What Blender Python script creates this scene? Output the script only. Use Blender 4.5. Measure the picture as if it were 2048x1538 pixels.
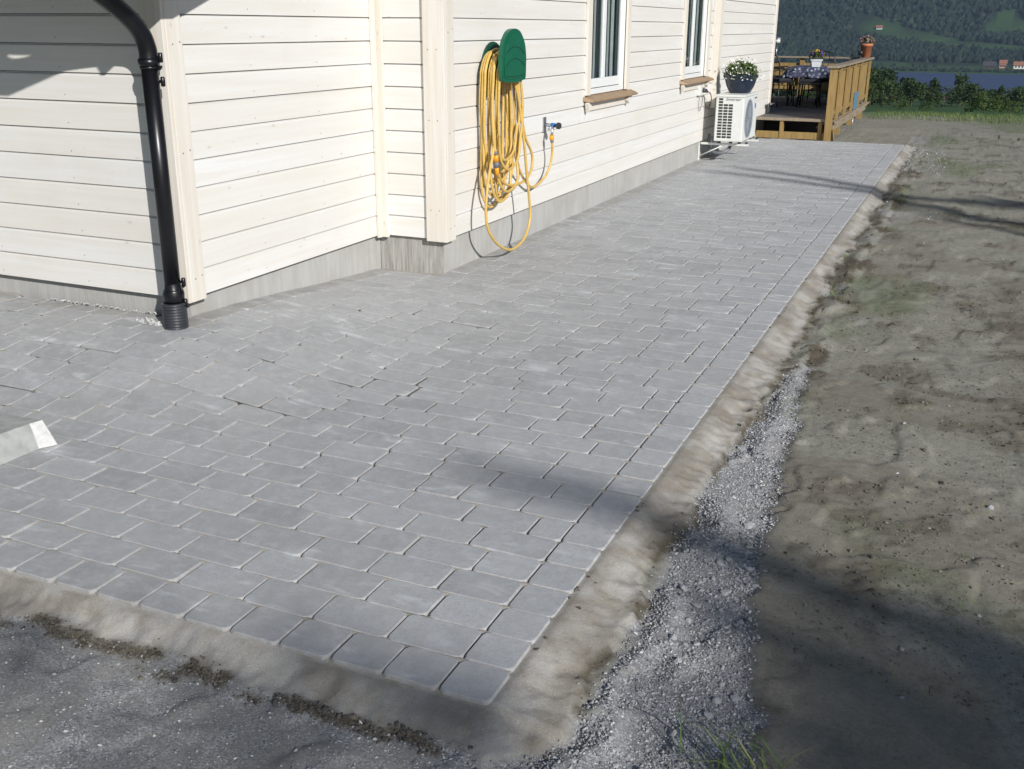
import bpy, bmesh, math, random
import numpy as np
from mathutils import Vector, Matrix
R = math.radians
for o in list(bpy.data.objects): bpy.data.objects.remove(o)
SC = bpy.context.scene
C = SC.collection
rng = random.Random(7)
NR = np.random.RandomState(11)

# ------------------------------------------------------------------ camera
cam = bpy.data.cameras.new('camera'); camo = bpy.data.objects.new('camera', cam); C.objects.link(camo)
rx, uy, fw = Vector((.9151, .4031, .0047)), Vector((-.1369, .2999, .9441)), Vector((-.3792, .8647, -.3294))
fw.normalize(); rx = (rx - fw*rx.dot(fw)).normalized(); uy = rx.cross(fw)
m = Matrix((rx, uy, -fw)).transposed().to_4x4(); m.translation = Vector((.8824, -1.885, 1.5385))
camo.matrix_world = m
cam.sensor_width = 36; cam.lens = 2055.6/2048*36; cam.clip_start = .05; cam.clip_end = 9000
SC.camera = camo

# ------------------------------------------------------------------ sky and sun
EL, AZ = R(26), R(39)           # AZ measured from +X towards -Y
S = Vector((math.cos(EL)*math.cos(AZ), -math.cos(EL)*math.sin(AZ), math.sin(EL)))
w = bpy.data.worlds.new('World'); SC.world = w; w.use_nodes = True
nt = w.node_tree; bg = nt.nodes['Background']; sky = nt.nodes.new('ShaderNodeTexSky')
sky.sky_type = 'NISHITA'; sky.sun_disc = False; sky.sun_elevation = EL
sky.sun_rotation = math.atan2(S.x, S.y); sky.altitude = 200; sky.dust_density = .6; sky.ozone_density = 1.5
nt.links.new(sky.outputs[0], bg.inputs[0]); bg.inputs[1].default_value = .05
sl = bpy.data.lights.new('sun', 'SUN'); so = bpy.data.objects.new('sun', sl); C.objects.link(so)
sl.energy = 4.7; sl.angle = R(.55); sl.color = (1, .978, .945)
so.rotation_euler = S.to_track_quat('Z', 'Y').to_euler(); so.location = (30, -25, 25)
SC.view_settings.view_transform = 'Standard'; SC.view_settings.look = 'None'
SC.view_settings.exposure = .19; SC.view_settings.gamma = 1

# ------------------------------------------------------------------ helpers
def tag(o, label=None, cat=None, group=None, kind=None):
    if label: o['label'] = label
    if cat: o['category'] = cat
    if group: o['group'] = group
    if kind: o['kind'] = kind
    return o
def thing(name, label, cat, loc=(0, 0, 0), rz=0, group=None):
    o = bpy.data.objects.new(name, None); C.objects.link(o); o.empty_display_size = .1
    o.location = loc; o.rotation_euler = (0, 0, rz)
    return tag(o, label, cat, group)
def meshobj(name, me, mats, parent=None):
    o = bpy.data.objects.new(name, me); C.objects.link(o)
    for mt in (mats if isinstance(mats, (list, tuple)) else [mats]): me.materials.append(mt)
    if parent: o.parent = parent
    return o
def np_mesh(name, V, F, mats, parent=None, attrs=None, smooth=False, matidx=None):
    """V (n,3); F (m,k) array of equal-size faces"""
    me = bpy.data.meshes.new(name); V = np.asarray(V, np.float32); F = np.asarray(F, np.int32)
    n, k = F.shape
    me.vertices.add(len(V)); me.vertices.foreach_set('co', V.ravel())
    me.loops.add(n*k); me.loops.foreach_set('vertex_index', F.ravel())
    me.polygons.add(n); me.polygons.foreach_set('loop_start', np.arange(0, n*k, k, dtype=np.int32))
    me.polygons.foreach_set('loop_total', np.full(n, k, np.int32))
    me.polygons.foreach_set('use_smooth', np.full(n, smooth))
    if matidx is not None: me.polygons.foreach_set('material_index', np.asarray(matidx, np.int32))
    for an, av in (attrs or {}).items():
        a = me.attributes.new(an, 'FLOAT', 'POINT'); a.data.foreach_set('value', np.asarray(av, np.float32))
    me.update(calc_edges=True)
    return meshobj(name, me, mats, parent)

class MB:
    def __init__(s): s.bm = bmesh.new(); s.mi = 0
    def _f(s, vs, smooth=False):
        try:
            f = s.bm.faces.new(vs); f.material_index = s.mi; f.smooth = smooth; return f
        except ValueError: return None
    def box(s, lo, hi, rot=None, bev=0, org=None):
        x0, y0, z0 = lo; x1, y1, z1 = hi
        P = [Vector(p) for p in ((x0,y0,z0),(x1,y0,z0),(x1,y1,z0),(x0,y1,z0),(x0,y0,z1),(x1,y0,z1),(x1,y1,z1),(x0,y1,z1))]
        if rot is not None:
            c = Vector(org) if org else sum(P, Vector())/8
            P = [c + rot @ (p-c) for p in P]
        v = [s.bm.verts.new(p) for p in P]; fs = []
        for q in ((0,3,2,1),(4,5,6,7),(0,1,5,4),(1,2,6,5),(2,3,7,6),(3,0,4,7)): fs.append(s._f([v[i] for i in q]))
        if bev:
            es = list({e for f in fs for e in f.edges})
            bmesh.ops.bevel(s.bm, geom=es, offset=bev, segments=2, affect='EDGES', profile=.6, clamp_overlap=True)
        return s
    def tube(s, pts, r, n=10, caps=True, smooth=True):
        pts = [Vector(p) for p in pts]; rs = r if isinstance(r, (list, tuple)) else [r]*len(pts)
        rings = []; up = None
        for i, p in enumerate(pts):
            t = (pts[min(i+1, len(pts)-1)]-pts[max(i-1, 0)])
            if t.length < 1e-9: t = Vector((0, 0, 1))
            t.normalize()
            if up is None:
                up = Vector((0, 0, 1)) if abs(t.z) < .9 else Vector((1, 0, 0))
            a = (up - t*up.dot(t)).normalized(); b = t.cross(a); up = a
            rings.append([s.bm.verts.new(p+(a*math.cos(2*math.pi*k/n)+b*math.sin(2*math.pi*k/n))*rs[i]) for k in range(n)])
        for i in range(len(rings)-1):
            for k in range(n): s._f([rings[i][k], rings[i][(k+1) % n], rings[i+1][(k+1) % n], rings[i+1][k]], smooth)
        if caps: s._f(rings[0][::-1]); s._f(rings[-1])
        return s
    def lathe(s, prof, c=(0, 0, 0), n=24, smooth=True, mat=None):
        rings = []
        for r, z in prof:
            if r < 1e-6: rings.append([s.bm.verts.new(Vector((c[0], c[1], c[2]+z)))])
            else: rings.append([s.bm.verts.new(Vector((c[0]+r*math.cos(2*math.pi*k/n), c[1]+r*math.sin(2*math.pi*k/n), c[2]+z))) for k in range(n)])
        for a, b in zip(rings, rings[1:]):
            for k in range(n):
                k2 = (k+1) % n
                if len(a) == 1 and len(b) > 1: s._f([a[0], b[k], b[k2]], smooth)
                elif len(b) == 1 and len(a) > 1: s._f([a[k], a[k2], b[0]], smooth)
                elif len(a) > 1: s._f([a[k], a[k2], b[k2], b[k]], smooth)
        return s
    def prism(s, poly, ax, a, b, bev=0):
        """poly 2D points; ax 0: (y,z) extruded in x; 1: (x,z) in y; 2: (x,y) in z"""
        def P(u, v, t): return Vector((t, u, v)) if ax == 0 else Vector((u, t, v)) if ax == 1 else Vector((u, v, t))
        A = [s.bm.verts.new(P(u, v, a)) for u, v in poly]; B = [s.bm.verts.new(P(u, v, b)) for u, v in poly]
        fs = [s._f(A[::-1]), s._f(B)]; n = len(poly)
        for i in range(n): fs.append(s._f([A[i], A[(i+1) % n], B[(i+1) % n], B[i]]))
        if bev:
            bmesh.ops.bevel(s.bm, geom=list({e for f in fs if f for e in f.edges}), offset=bev, segments=2, affect='EDGES', clamp_overlap=True)
        return s
    def quad(s, *p): s._f([s.bm.verts.new(Vector(q)) for q in p]); return s
    def build(s, name, mats, parent=None):
        bmesh.ops.recalc_face_normals(s.bm, faces=s.bm.faces)
        me = bpy.data.meshes.new(name); s.bm.to_mesh(me); s.bm.free()
        return meshobj(name, me, mats, parent)
def spline(pts, n=6):
    P = [Vector(p) for p in pts]; P = [P[0]*2-P[1]]+P+[P[-1]*2-P[-2]]; out = []
    for i in range(1, len(P)-2):
        for k in range(n):
            t = k/n; a, b, c, d = P[i-1:i+3]
            out.append(.5*((2*b)+(c-a)*t+(2*a-5*b+4*c-d)*t*t+(3*b-a-3*c+d)*t**3))
    return out+[P[-2]]
def copy_tree(o, parent=None):
    c = o.copy(); C.objects.link(c); c.parent = parent
    for ch in list(o.children): copy_tree(ch, c)
    return c

# value noise in numpy
_perm = NR.permutation(512)
_val = NR.rand(512)
def vnoise(x, y, seed=0):
    x = np.asarray(x, float); y = np.asarray(y, float)
    xi = np.floor(x).astype(int); yi = np.floor(y).astype(int); fx = x-xi; fy = y-yi
    fx = fx*fx*(3-2*fx); fy = fy*fy*(3-2*fy)
    h = lambda a, b: _val[(_perm[(a+seed*17) & 511]+b*7+_perm[(b+seed*31) & 511]) & 511]
    return (h(xi, yi)*(1-fx)+h(xi+1, yi)*fx)*(1-fy)+(h(xi, yi+1)*(1-fx)+h(xi+1, yi+1)*fx)*fy
def fbm(x, y, o=4, seed=0):
    s = 0; a = .5; t = 0
    for i in range(o): s = s+a*vnoise(x*2**i+i*13.7, y*2**i-i*7.3, seed+i); t += a; a *= .5
    return s/t
def sst(a, b, x): t = np.clip((x-a)/(b-a), 0, 1); return t*t*(3-2*t)

# ------------------------------------------------------------------ materials
class NT:
    def __init__(s, name):
        s.m = bpy.data.materials.new(name); s.m.use_nodes = True; s.t = s.m.node_tree; s.b = s.t.nodes['Principled BSDF']
        s.co = s.n('ShaderNodeTexCoord').outputs['Object']
    def n(s, ty, **kw):
        nd = s.t.nodes.new(ty)
        for k, v in kw.items(): setattr(nd, k, v)
        return nd
    def l(s, a, b): s.t.links.new(a, b)
    def mp(s, scale, co=None):
        m_ = s.n('ShaderNodeMapping'); s.l(co or s.co, m_.inputs['Vector']); m_.inputs['Scale'].default_value = scale; return m_.outputs[0]
    def noise(s, sc, det=4, rough=.55, vec=None, dist=0):
        nd = s.n('ShaderNodeTexNoise'); s.l(vec or s.co, nd.inputs['Vector']); nd.inputs['Scale'].default_value = sc
        nd.inputs['Detail'].default_value = det; nd.inputs['Roughness'].default_value = rough; nd.inputs['Distortion'].default_value = dist
        return nd.outputs['Fac']
    def vor(s, sc, vec=None, feat='F1', out='Distance', rnd=1):
        nd = s.n('ShaderNodeTexVoronoi'); nd.feature = feat; s.l(vec or s.co, nd.inputs['Vector']); nd.inputs['Scale'].default_value = sc
        nd.inputs['Randomness'].default_value = rnd
        return nd.outputs[out]
    def ramp(s, fac, stops):
        nd = s.n('ShaderNodeValToRGB'); s.l(fac, nd.inputs[0]); e = nd.color_ramp.elements
        while len(e) < len(stops): e.new(.5)
        for el, (p, c) in zip(e, stops): el.position = p; el.color = (*c, 1) if len(c) == 3 else c
        return nd.outputs[0]
    def rng(s, v, a, b, c, d):
        nd = s.n('ShaderNodeMapRange'); s.l(v, nd.inputs[0])
        for i, q in enumerate((a, b, c, d)): nd.inputs[i+1].default_value = q
        return nd.outputs[0]
    def math(s, op, a, b=0):
        nd = s.n('ShaderNodeMath', operation=op)
        for i, q in enumerate((a, b)):
            if isinstance(q, (int, float)): nd.inputs[i].default_value = q
            else: s.l(q, nd.inputs[i])
        return nd.outputs[0]
    def mix(s, f, a, b, bt='MIX'):
        nd = s.n('ShaderNodeMix', data_type='RGBA', blend_type=bt)
        for i, q in ((0, f), (6, a), (7, b)):
            if isinstance(q, (int, float)): nd.inputs[i].default_value = q
            elif isinstance(q, tuple): nd.inputs[i].default_value = (*q, 1)
            else: s.l(q, nd.inputs[i])
        return nd.outputs[2]
    def attr(s, name): nd = s.n('ShaderNodeAttribute'); nd.attribute_name = name; return nd.outputs['Fac']
    def col(s, c):
        if isinstance(c, tuple): s.b.inputs['Base Color'].default_value = (*c, 1)
        else: s.l(c, s.b.inputs['Base Color'])
        return s
    def rough(s, r):
        if isinstance(r, (int, float)): s.b.inputs['Roughness'].default_value = r
        else: s.l(r, s.b.inputs['Roughness'])
        return s
    def bump(s, h, st=.3, d=.01):
        nd = s.n('ShaderNodeBump'); s.l(h, nd.inputs['Height']); nd.inputs['Strength'].default_value = st; nd.inputs['Distance'].default_value = d
        s.l(nd.outputs[0], s.b.inputs['Normal']); return s
def simple(name, c, rough=.5, var=.12, sc=20, bump=0, metal=0, spec=.5):
    k = NT(name); n1 = k.noise(sc, 5)
    k.col(k.ramp(n1, [(.3, tuple(v*(1-var) for v in c)), (.7, tuple(min(1, v*(1+var)) for v in c))])).rough(rough)
    k.b.inputs['Metallic'].default_value = metal; k.b.inputs['Specular IOR Level'].default_value = spec
    if bump: k.bump(n1, bump, .005)
    return k.m

def wood_white(name, axis, base=(.76, .758, .745), warm=(.705, .67, .61), vary=True, z0=0.2275, pitch=.1355):
    """thin whitewash on spruce boards, grain running along axis"""
    k = NT(name)
    sc = [30, 30, 30]; sc[axis] = 1.1
    g = k.noise(1, 6, .6, k.mp(tuple(sc)), .6)
    sc2 = [9, 9, 9]; sc2[axis] = .55
    g2 = k.noise(1, 3, .5, k.mp(tuple(sc2)))
    c = k.mix(k.rng(g, .40, .66, 0, .75), base, warm)
    c = k.mix(k.rng(g2, .35, .75, 0, .55), c, tuple(v*.93 for v in warm))
    if vary:
        sep = k.n('ShaderNodeSeparateXYZ'); k.l(k.co, sep.inputs[0])
        bi = k.math('FLOOR', k.math('DIVIDE', k.math('SUBTRACT', sep.outputs[2], z0), pitch))
        wn = k.n('ShaderNodeTexWhiteNoise', noise_dimensions='1D'); k.l(bi, wn.inputs['W'])
        c = k.mix(k.rng(wn.outputs[0], 0, 1, 0, .45), c, (.70, .655, .58))
    # knots and small dark flecks
    sk = [9, 9, 9]; sk[axis] = 4.2
    kn = k.vor(1, k.mp(tuple(sk)))
    c = k.mix(k.rng(kn, .03, .09, .42, 0), c, (.42, .35, .28))
    sf = [75, 75, 75]; sf[axis] = 28
    fl = k.math('MULTIPLY', k.rng(k.vor(1, k.mp(tuple(sf))), .05, .14, 1, 0), k.rng(k.noise(3.1, 2), .52, .6, 0, .6))
    c = k.mix(fl, c, (.42, .34, .26))
    dirt = k.rng(k.noise(2.2, 4), .55, .8, 0, .25)
    c = k.mix(dirt, c, (.62, .56, .46))
    k.col(c).rough(.62).bump(g, .22, .002)
    k.b.inputs['Specular IOR Level'].default_value = .3
    return k.m
M = {}
M['clad_y'] = wood_white('whitewashed_boards_along_y', 1)
M['clad_x'] = wood_white('whitewashed_boards_along_x', 0)
M['trim'] = wood_white('whitewashed_trim_boards', 2, (.74, .71, .66), (.67, .60, .50), vary=False)
M['pvc'] = simple('white_window_paint', (.80, .81, .80), .35, .03)
M['nail'] = simple('nail_steel', (.10, .09, .08), .5, .2, 90)
# concrete plinth with trowel streaks
k = NT('plinth_concrete'); a = k.noise(1, 5, .6, k.mp((28, 28, 2.2))); b = k.noise(3.5, 5)
c_ = k.mix(k.rng(a, .4, .7, 0, .6), (.40, .395, .375), (.52, .51, .485)); c_ = k.mix(k.rng(b, .45, .7, 0, .6), c_, (.33, .31, .28))
k.col(c_).rough(.9).bump(k.noise(1, 6, .65, k.mp((60, 60, 6))), .5, .006); M['plinth'] = k.m
k = NT('plinth_rough_concrete'); a = k.noise(1, 5, .7, k.mp((60, 60, 4))); b = k.noise(7, 5)
c_ = k.mix(k.rng(a, .38, .66, 0, 1), (.27, .26, .24), (.47, .46, .435)); c_ = k.mix(k.rng(b, .4, .75, 0, .5), c_, (.37, .34, .30))
k.col(c_).rough(.92).bump(a, .8, .008); M['plinth_raw'] = k.m
# paving stones
k = NT('concrete_paver'); t = k.attr('tone'); wv = k.attr('warm')
fine = k.noise(260, 4, .7); cl = k.noise(5, 5, .6); cl2 = k.noise(1.3, 3)
c_ = k.mix(t, (.385, .40, .418), (.525, .538, .555))
c_ = k.mix(wv, c_, (.36, .34, .30))
c_ = k.mix(k.rng(fine, .38, .68, 0, .55), c_, (.25, .255, .265))
c_ = k.mix(k.rng(k.noise(95, 5, .8), .50, .66, 0, .6), c_, (.30, .305, .31)); c_ = k.mix(k.rng(k.noise(17, 5, .7), .46, .62, 0, .4), c_, (.55, .56, .57))
c_ = k.mix(k.rng(k.noise(420, 2), .58, .68, 0, .5), c_, (.55, .56, .56))
c_ = k.mix(k.rng(cl, .42, .72, 0, .5), c_, (.50, .505, .51))
c_ = k.mix(k.rng(cl2, .5, .8, 0, .35), c_, (.36, .355, .335))
st = k.noise(1, 5, .6, k.mp((2.2, 9, 5)), 1.2)
c_ = k.mix(k.math('MULTIPLY', k.rng(st, .54, .70, 0, .95), k.rng(cl, .47, .60, 0, 1)), c_, (.66, .68, .69))
c_ = k.mix(k.math('MULTIPLY', k.rng(k.attr('edge'), 0, 1, 0, .55), k.rng(k.noise(30, 3), .3, .6, .2, 1)), c_, (.30, .275, .24))
c_ = k.mix(k.rng(k.attr('edge'), 1.2, 2.6, 0, 1), c_, (.09, .08, .065))  # near-black on side walls of open gaps paints in the shade between stones
hs = k.math('ADD', k.math('MULTIPLY', fine, .5), k.math('MULTIPLY', k.noise(60, 4), .6))
k.col(c_).rough(.86).bump(hs, .55, .003); k.b.inputs['Specular IOR Level'].default_value = .35; M['paver'] = k.m
# joint sand
k = NT('joint_sand'); f = k.noise(500, 3, .7); c_ = k.mix(k.rng(f, .3, .7, 0, 1), (.31, .285, .245), (.46, .43, .38))
c_ = k.mix(k.rng(k.noise(3, 4), .56, .66, 0, .8), c_, (.12, .11, .09)); c_ = k.mix(k.attr('open'), c_, (.05, .043, .035)); k.col(c_).rough(.95).bump(f, .6, .003); M['joint'] = k.m  # open joints coloured dark to stand in for shade down in the gaps
# ground
k = NT('bare_ground')
sand, grav, grass, field, wood_, dark = (k.attr(a) for a in ('sand', 'gravel', 'grass', 'field', 'wood', 'dark'))
f1 = k.noise(240, 5, .75); f2 = k.noise(28, 6, .7); f3 = k.noise(2.6, 5, .6)
c_ = k.mix(k.rng(f2, .32, .68, 0, 1), (.205, .195, .16), (.325, .315, .27))
c_ = k.mix(k.rng(f3, .42, .68, 0, .65), c_, (.315, .305, .255))
c_ = k.mix(k.rng(k.noise(9, 5, .7), .57, .72, 0, .6), c_, (.13, .105, .075))
c_ = k.mix(k.rng(k.vor(70), .02, .2, .65, 0), c_, (.36, .35, .32))
c_ = k.mix(k.math('MULTIPLY', k.rng(k.noise(5, 6, .8), .54, .66, 0, .35), k.rng(k.noise(130, 3), .4, .6, 0, 1)), c_, (.09, .125, .045))
sc_ = k.mix(k.rng(f1, .3, .7, 0, 1), (.33, .31, .28), (.49, .47, .435)); sc_ = k.mix(k.rng(k.noise(9, 5, .65), .44, .62, 0, .8), sc_, (.29, .255, .205)); sc_ = k.mix(k.rng(k.noise(420, 2), .58, .68, 0, .6), sc_, (.60, .57, .52))
c_ = k.mix(k.rng(k.noise(85, 5, .85), .50, .64, 0, .55), c_, (.10, .09, .065)); c_ = k.mix(k.rng(k.noise(150, 4, .8), .55, .68, 0, .6), c_, (.42, .41, .36))
c_ = k.mix(sand, c_, sc_)
vg = k.vor(230, out='Color'); sp = k.n('ShaderNodeSeparateColor'); k.l(vg, sp.inputs[0])
gc = k.ramp(sp.outputs[0], [(0, (.14, .145, .155)), (.45, (.31, .315, .33)), (.8, (.46, .46, .47)), (1, (.66, .66, .67))])
gc = k.mix(k.rng(f2, .35, .7, 0, .6), gc, (.30, .29, .28)); gc = k.mix(k.rng(k.noise(7, 5, .7), .42, .62, 0, .6), gc, (.26, .245, .23))
c_ = k.mix(grav, c_, gc)
c_ = k.mix(k.attr('moist'), c_, k.mix(k.rng(f1, .3, .7, 0, 1), (.145, .12, .09), (.24, .205, .16)))
c_ = k.mix(dark, c_, k.mix(k.rng(f1, .3, .7, 0, 1), (.055, .045, .03), (.15, .125, .09)))
gr = k.mix(k.rng(k.noise(40, 4, .7), .35, .65, 0, 1), (.045, .085, .02), (.12, .17, .05))
c_ = k.mix(k.math('MULTIPLY', grass, k.rng(k.noise(18, 5, .8), .35, .6, .35, 1)), c_, gr)
fd = k.mix(k.rng(k.noise(.05, 4), .35, .65, 0, 1), (.034, .080, .024), (.055, .110, .032)); fd = k.mix(k.rng(k.noise(.6, 5, .7), .4, .7, 0, .6), fd, (.035, .055, .02))
c_ = k.mix(field, c_, fd)
wd = k.mix(k.rng(k.noise(.08, 5, .8), .35, .65, 0, 1), (.008, .016, .009), (.02, .034, .016)); c_ = k.mix(wood_, c_, wd)
k.col(c_).rough(.95); k.b.inputs['Specular IOR Level'].default_value = .2
hh = k.math('ADD', k.math('MULTIPLY', f1, .45), k.math('MULTIPLY', k.noise(90, 5, .7), .55)); k.bump(hh, .7, .006); M['ground'] = k.m
k = NT('crushed_stone'); c_ = k.ramp(k.attr('tone'), [(0, (.15, .155, .165)), (.35, (.32, .325, .34)), (.75, (.47, .475, .48)), (1, (.66, .66, .65))]); k.col(k.mix(k.rng(k.noise(300, 3), .35, .7, 0, .35), c_, (.30, .28, .25))).rough(.85); M['stone'] = k.m
k = NT('soil_clod'); c_ = k.ramp(k.attr('tone'), [(0, (.06, .05, .04)), (1, (.21, .19, .155))]); k.col(c_).rough(.97).bump(k.noise(300, 4), .7, .004); M['soil'] = k.m
k = NT('grass_blade'); c_ = k.ramp(k.attr('tone'), [(0, (.05, .09, .02)), (.6, (.11, .19, .045)), (1, (.30, .30, .12))]); k.col(c_).rough(.6); M['blade'] = k.m
def foliage(name, a, b, c3=None, sc=1.0):
    k = NT(name); t = k.attr('tone'); oi = k.n('ShaderNodeObjectInfo')
    cc = k.ramp(t, [(0, a), (.7, b), (1, c3 or tuple(v*1.4 for v in b))])
    cc = k.mix(k.rng(oi.outputs['Random'], 0, 1, 0, .35), cc, (.035, .075, .025), 'MIX')
    k.col(cc).rough(.65); k.b.inputs['Specular IOR Level'].default_value = .25
    tr = k.n('ShaderNodeBsdfTranslucent'); k.l(cc, tr.inputs[0]); mx = k.n('ShaderNodeMixShader'); mx.inputs[0].default_value = .22
    k.l(k.b.outputs[0], mx.inputs[1]); k.l(tr.outputs[0], mx.inputs[2]); k.l(mx.outputs[0], k.t.nodes['Material Output'].inputs[0])
    return k.m
M['leaf'] = foliage('tree_leaves', (.020, .038, .013), (.055, .085, .026))
M['leaf2'] = foliage('shrub_leaves', (.035, .07, .02), (.10, .155, .04))
M['far_leaf'] = foliage('far_forest_leaves', (.007, .016, .011), (.017, .031, .019), (.032, .048, .024))
M['bark'] = simple('bark', (.11, .085, .06), .9, .4, 12, .6)
M['black'] = simple('black_enamelled_steel', (.005, .005, .007), .33, .2, 8)
M['blackpl'] = simple('black_corrugated_plastic', (.035, .037, .045), .42, .2, 30)
M['green'] = simple('green_plastic', (.006, .115, .06), .34, .12, 25)
M['green_dark'] = simple('dark_green_plastic', (.005, .06, .035), .4, .15, 25)
M['hose'] = simple('yellow_pvc_hose', (.62, .41, .11), .38, .12, 40)
M['conn'] = simple('orange_plastic_connector', (.85, .35, .01), .3, .06)
M['connG'] = simple('grey_plastic_connector', (.16, .17, .19), .4, .1)
M['steel'] = simple('galvanised_steel', (.50, .52, .54), .38, .15, 60, 0, .9)
M['bluep'] = simple('blue_plastic', (.02, .16, .50), .35, .05)
M['sill'] = simple('brown_wooden_sill', (.33, .225, .135), .6, .22, 16, .3)
M['acw'] = simple('white_painted_metal', (.70, .71, .68), .4, .04)
M['acg'] = simple('dark_grille', (.035, .04, .04), .55, .2)
M['acfin'] = simple('grey_fan_grille', (.30, .33, .37), .45, .1)
M['pot'] = simple('dark_blue_glazed_ceramic', (.012, .022, .045), .22, .3, 6)
M['soil2'] = simple('potting_soil', (.035, .025, .018), .95, .3, 60)
M['petal'] = simple('white_petals', (.80, .80, .76), .6, .04)
M['terra'] = simple('terracotta', (.46, .165, .075), .75, .12, 10)
M['potw'] = simple('white_plastic_pot', (.78, .80, .82), .4, .03)
M['purple'] = simple('violet_petals', (.10, .05, .38), .6, .2)
M['yellow'] = simple('yellow_petals', (.75, .42, .01), .6, .2)
M['magenta'] = simple('magenta_petals', (.50, .02, .30), .6, .2)
M['pinkish'] = simple('pale_pink_petals', (.34, .22, .23), .7, .2)
M['metalch'] = simple('dark_chair_metal', (.02, .02, .022), .4, .2)
M['cushion'] = simple('dark_cushion', (.02, .022, .03), .85, .3, 15)
M['tablew'] = simple('dark_stained_table', (.045, .03, .02), .5, .3, 14)
k = NT('impregnated_pine'); g = k.noise(1, 6, .6, k.mp((26, 26, 3)), .8); c_ = k.mix(k.rng(g, .35, .7, 0, 1), (.25, .16, .055), (.36, .245, .09)); c_ = k.mix(k.rng(k.noise(4, 4), .5, .75, 0, .5), c_, (.22, .15, .06)); k.col(c_).rough(.7).bump(g, .25, .003); M['pine'] = k.m
k = NT('weathered_deck_boards'); g = k.noise(1, 6, .6, k.mp((3, 40, 30)), .5); c_ = k.mix(k.rng(g, .3, .7, 0, 1), (.085, .078, .08), (.16, .148, .145)); k.col(c_).rough(.8).bump(g, .3, .003); M['deckw'] = k.m
k = NT('weathered_rail_cap'); g = k.noise(1, 6, .6, k.mp((26, 3, 26)), .8); c_ = k.mix(k.rng(g, .35, .7, 0, 1), (.22, .17, .115), (.33, .275, .21)); k.col(c_).rough(.75); M['cap'] = k.m
# window glass
k = NT('window_glass'); tr = k.n('ShaderNodeBsdfTransparent'); gl = k.n('ShaderNodeBsdfGlossy'); gl.inputs['Roughness'].default_value = .015
tr.inputs[0].default_value = (.93, .96, .955, 1); fr = k.n('ShaderNodeFresnel'); fr.inputs[0].default_value = 1.52; mx = k.n('ShaderNodeMixShader')
gm = k.n('ShaderNodeNewGeometry'); k.l(k.math('MULTIPLY', k.math('MULTIPLY', fr.outputs[0], 1.3), k.math('SUBTRACT', 1, gm.outputs['Backfacing'])), mx.inputs[0]); k.l(tr.outputs[0], mx.inputs[1]); k.l(gl.outputs[0], mx.inputs[2]); k.l(mx.outputs[0], k.t.nodes['Material Output'].inputs[0]); M['glass'] = k.m
M['curtain'] = simple('pale_curtain', (.40, .43, .42), .9, .12, 9)
M['room'] = simple('dark_room', (.05, .045, .045), .9, .2, 3)
k = NT('lake_water'); k.col((.03, .045, .13)).rough(.35).bump(k.noise(.6, 4), .35, .3); M['water'] = k.m  # blue base colour stands in for the reflected sky
k = NT('patterned_cloth'); ck = k.n('ShaderNodeTexVoronoi'); k.l(k.co, ck.inputs[0]); ck.inputs['Scale'].default_value = 19; c_ = k.ramp(ck.outputs['Distance'], [(.14, (.50, .52, .58)), (.30, (.13, .15, .22)), (.6, (.03, .035, .07))]); k.col(c_).rough(.8); M['cloth'] = k.m
M['roofing'] = simple('roof_tiles', (.05, .05, .055), .8, .2, 9)
M['redroof'] = simple('red_tile_roof', (.30, .13, .08), .8, .15, 1)
M['farwhite'] = simple('white_painted_house', (.80, .79, .75), .7, .03, 1)
M['farpink'] = simple('faded_red_house', (.55, .27, .20), .7, .08, 1)
M['fardark'] = simple('dark_barn_wall', (.06, .035, .03), .8, .1, 1)
M['blocks'] = simple('cast_concrete', (.36, .37, .35), .9, .16, 22, .6)
M['blockend'] = simple('pale_end_concrete', (.56, .555, .54), .85, .14, 60, .6)  # end face set paler than the block body

# ------------------------------------------------------------------ key dimensions
XW, XL, Y1, Y2, YE = -2.156, -2.629, 2.066, 3.964, 15.03
Z0, PT = .2275, .1355
def rise(x, y):   # the paving climbs a little towards the porch corner
    return .125*sst(-1.35, -2.6, x)*sst(4.15, 2.0, y)*sst(.7, 1.9, y)
PAVE_L = 13.85

# ------------------------------------------------------------------ ground sheet
def axis(dense_lo, dense_hi, step, lo, hi, g=1.07, smax=70):
    c = list(np.arange(dense_lo, dense_hi, step)); s = step; v = c[-1]
    while v < hi: s = min(s*g, smax); v += s; c.append(v)
    s = step; v = dense_lo; L = []
    while v > lo: s = min(s*g, smax); v -= s; L.append(v)
    return np.array(L[::-1]+c)
gx = axis(-1.7, 1.7, .0125, -2600, 2600, 1.075)
gy = np.concatenate([axis(-.75, 2.6, .0125, -1400, 2.6, 1.09), ])
gy = gy[gy <= 2.6]; s_ = .0125; v_ = gy[-1]; ext = []
while v_ < 3480:
    s_ = min(s_*1.0125 if v_ < 22 else s_*1.03, 40); v_ += s_; ext.append(v_)
gy = np.concatenate([gy, ext])
X, Y = np.meshgrid(gx, gy)
def terrain(X, Y):
    z = np.full(X.shape, -.045)
    z = np.where(Y > 20, -.045-.065*(Y-20), z)
    z = np.where(Y > 148, -8.365-.048*(Y-148), z)
    z = np.where(Y > 590, -29.6-4*sst(590, 625, Y), z)
    z = np.where(Y > 840, -33.6+4.6*sst(840, 866, Y), z)
    z = np.where(Y > 990, -29+.115*(Y-990), z)
    z = np.where(Y > 1170, -8.3+310*(1-np.exp(-(Y-1170)*.40/310)), z)
    und = (fbm(X/260, Y/260, 4, 3)-.5)
    z = z+und*np.where(Y > 990, np.clip((Y-990)*.10, 0, 60), 0)
    z = z+(fbm(X/14, Y/14, 3, 5)-.5)*np.clip((Y-16)*.02, 0, .6)*(Y < 600)
    return z
Zt = terrain(X, Y)
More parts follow.
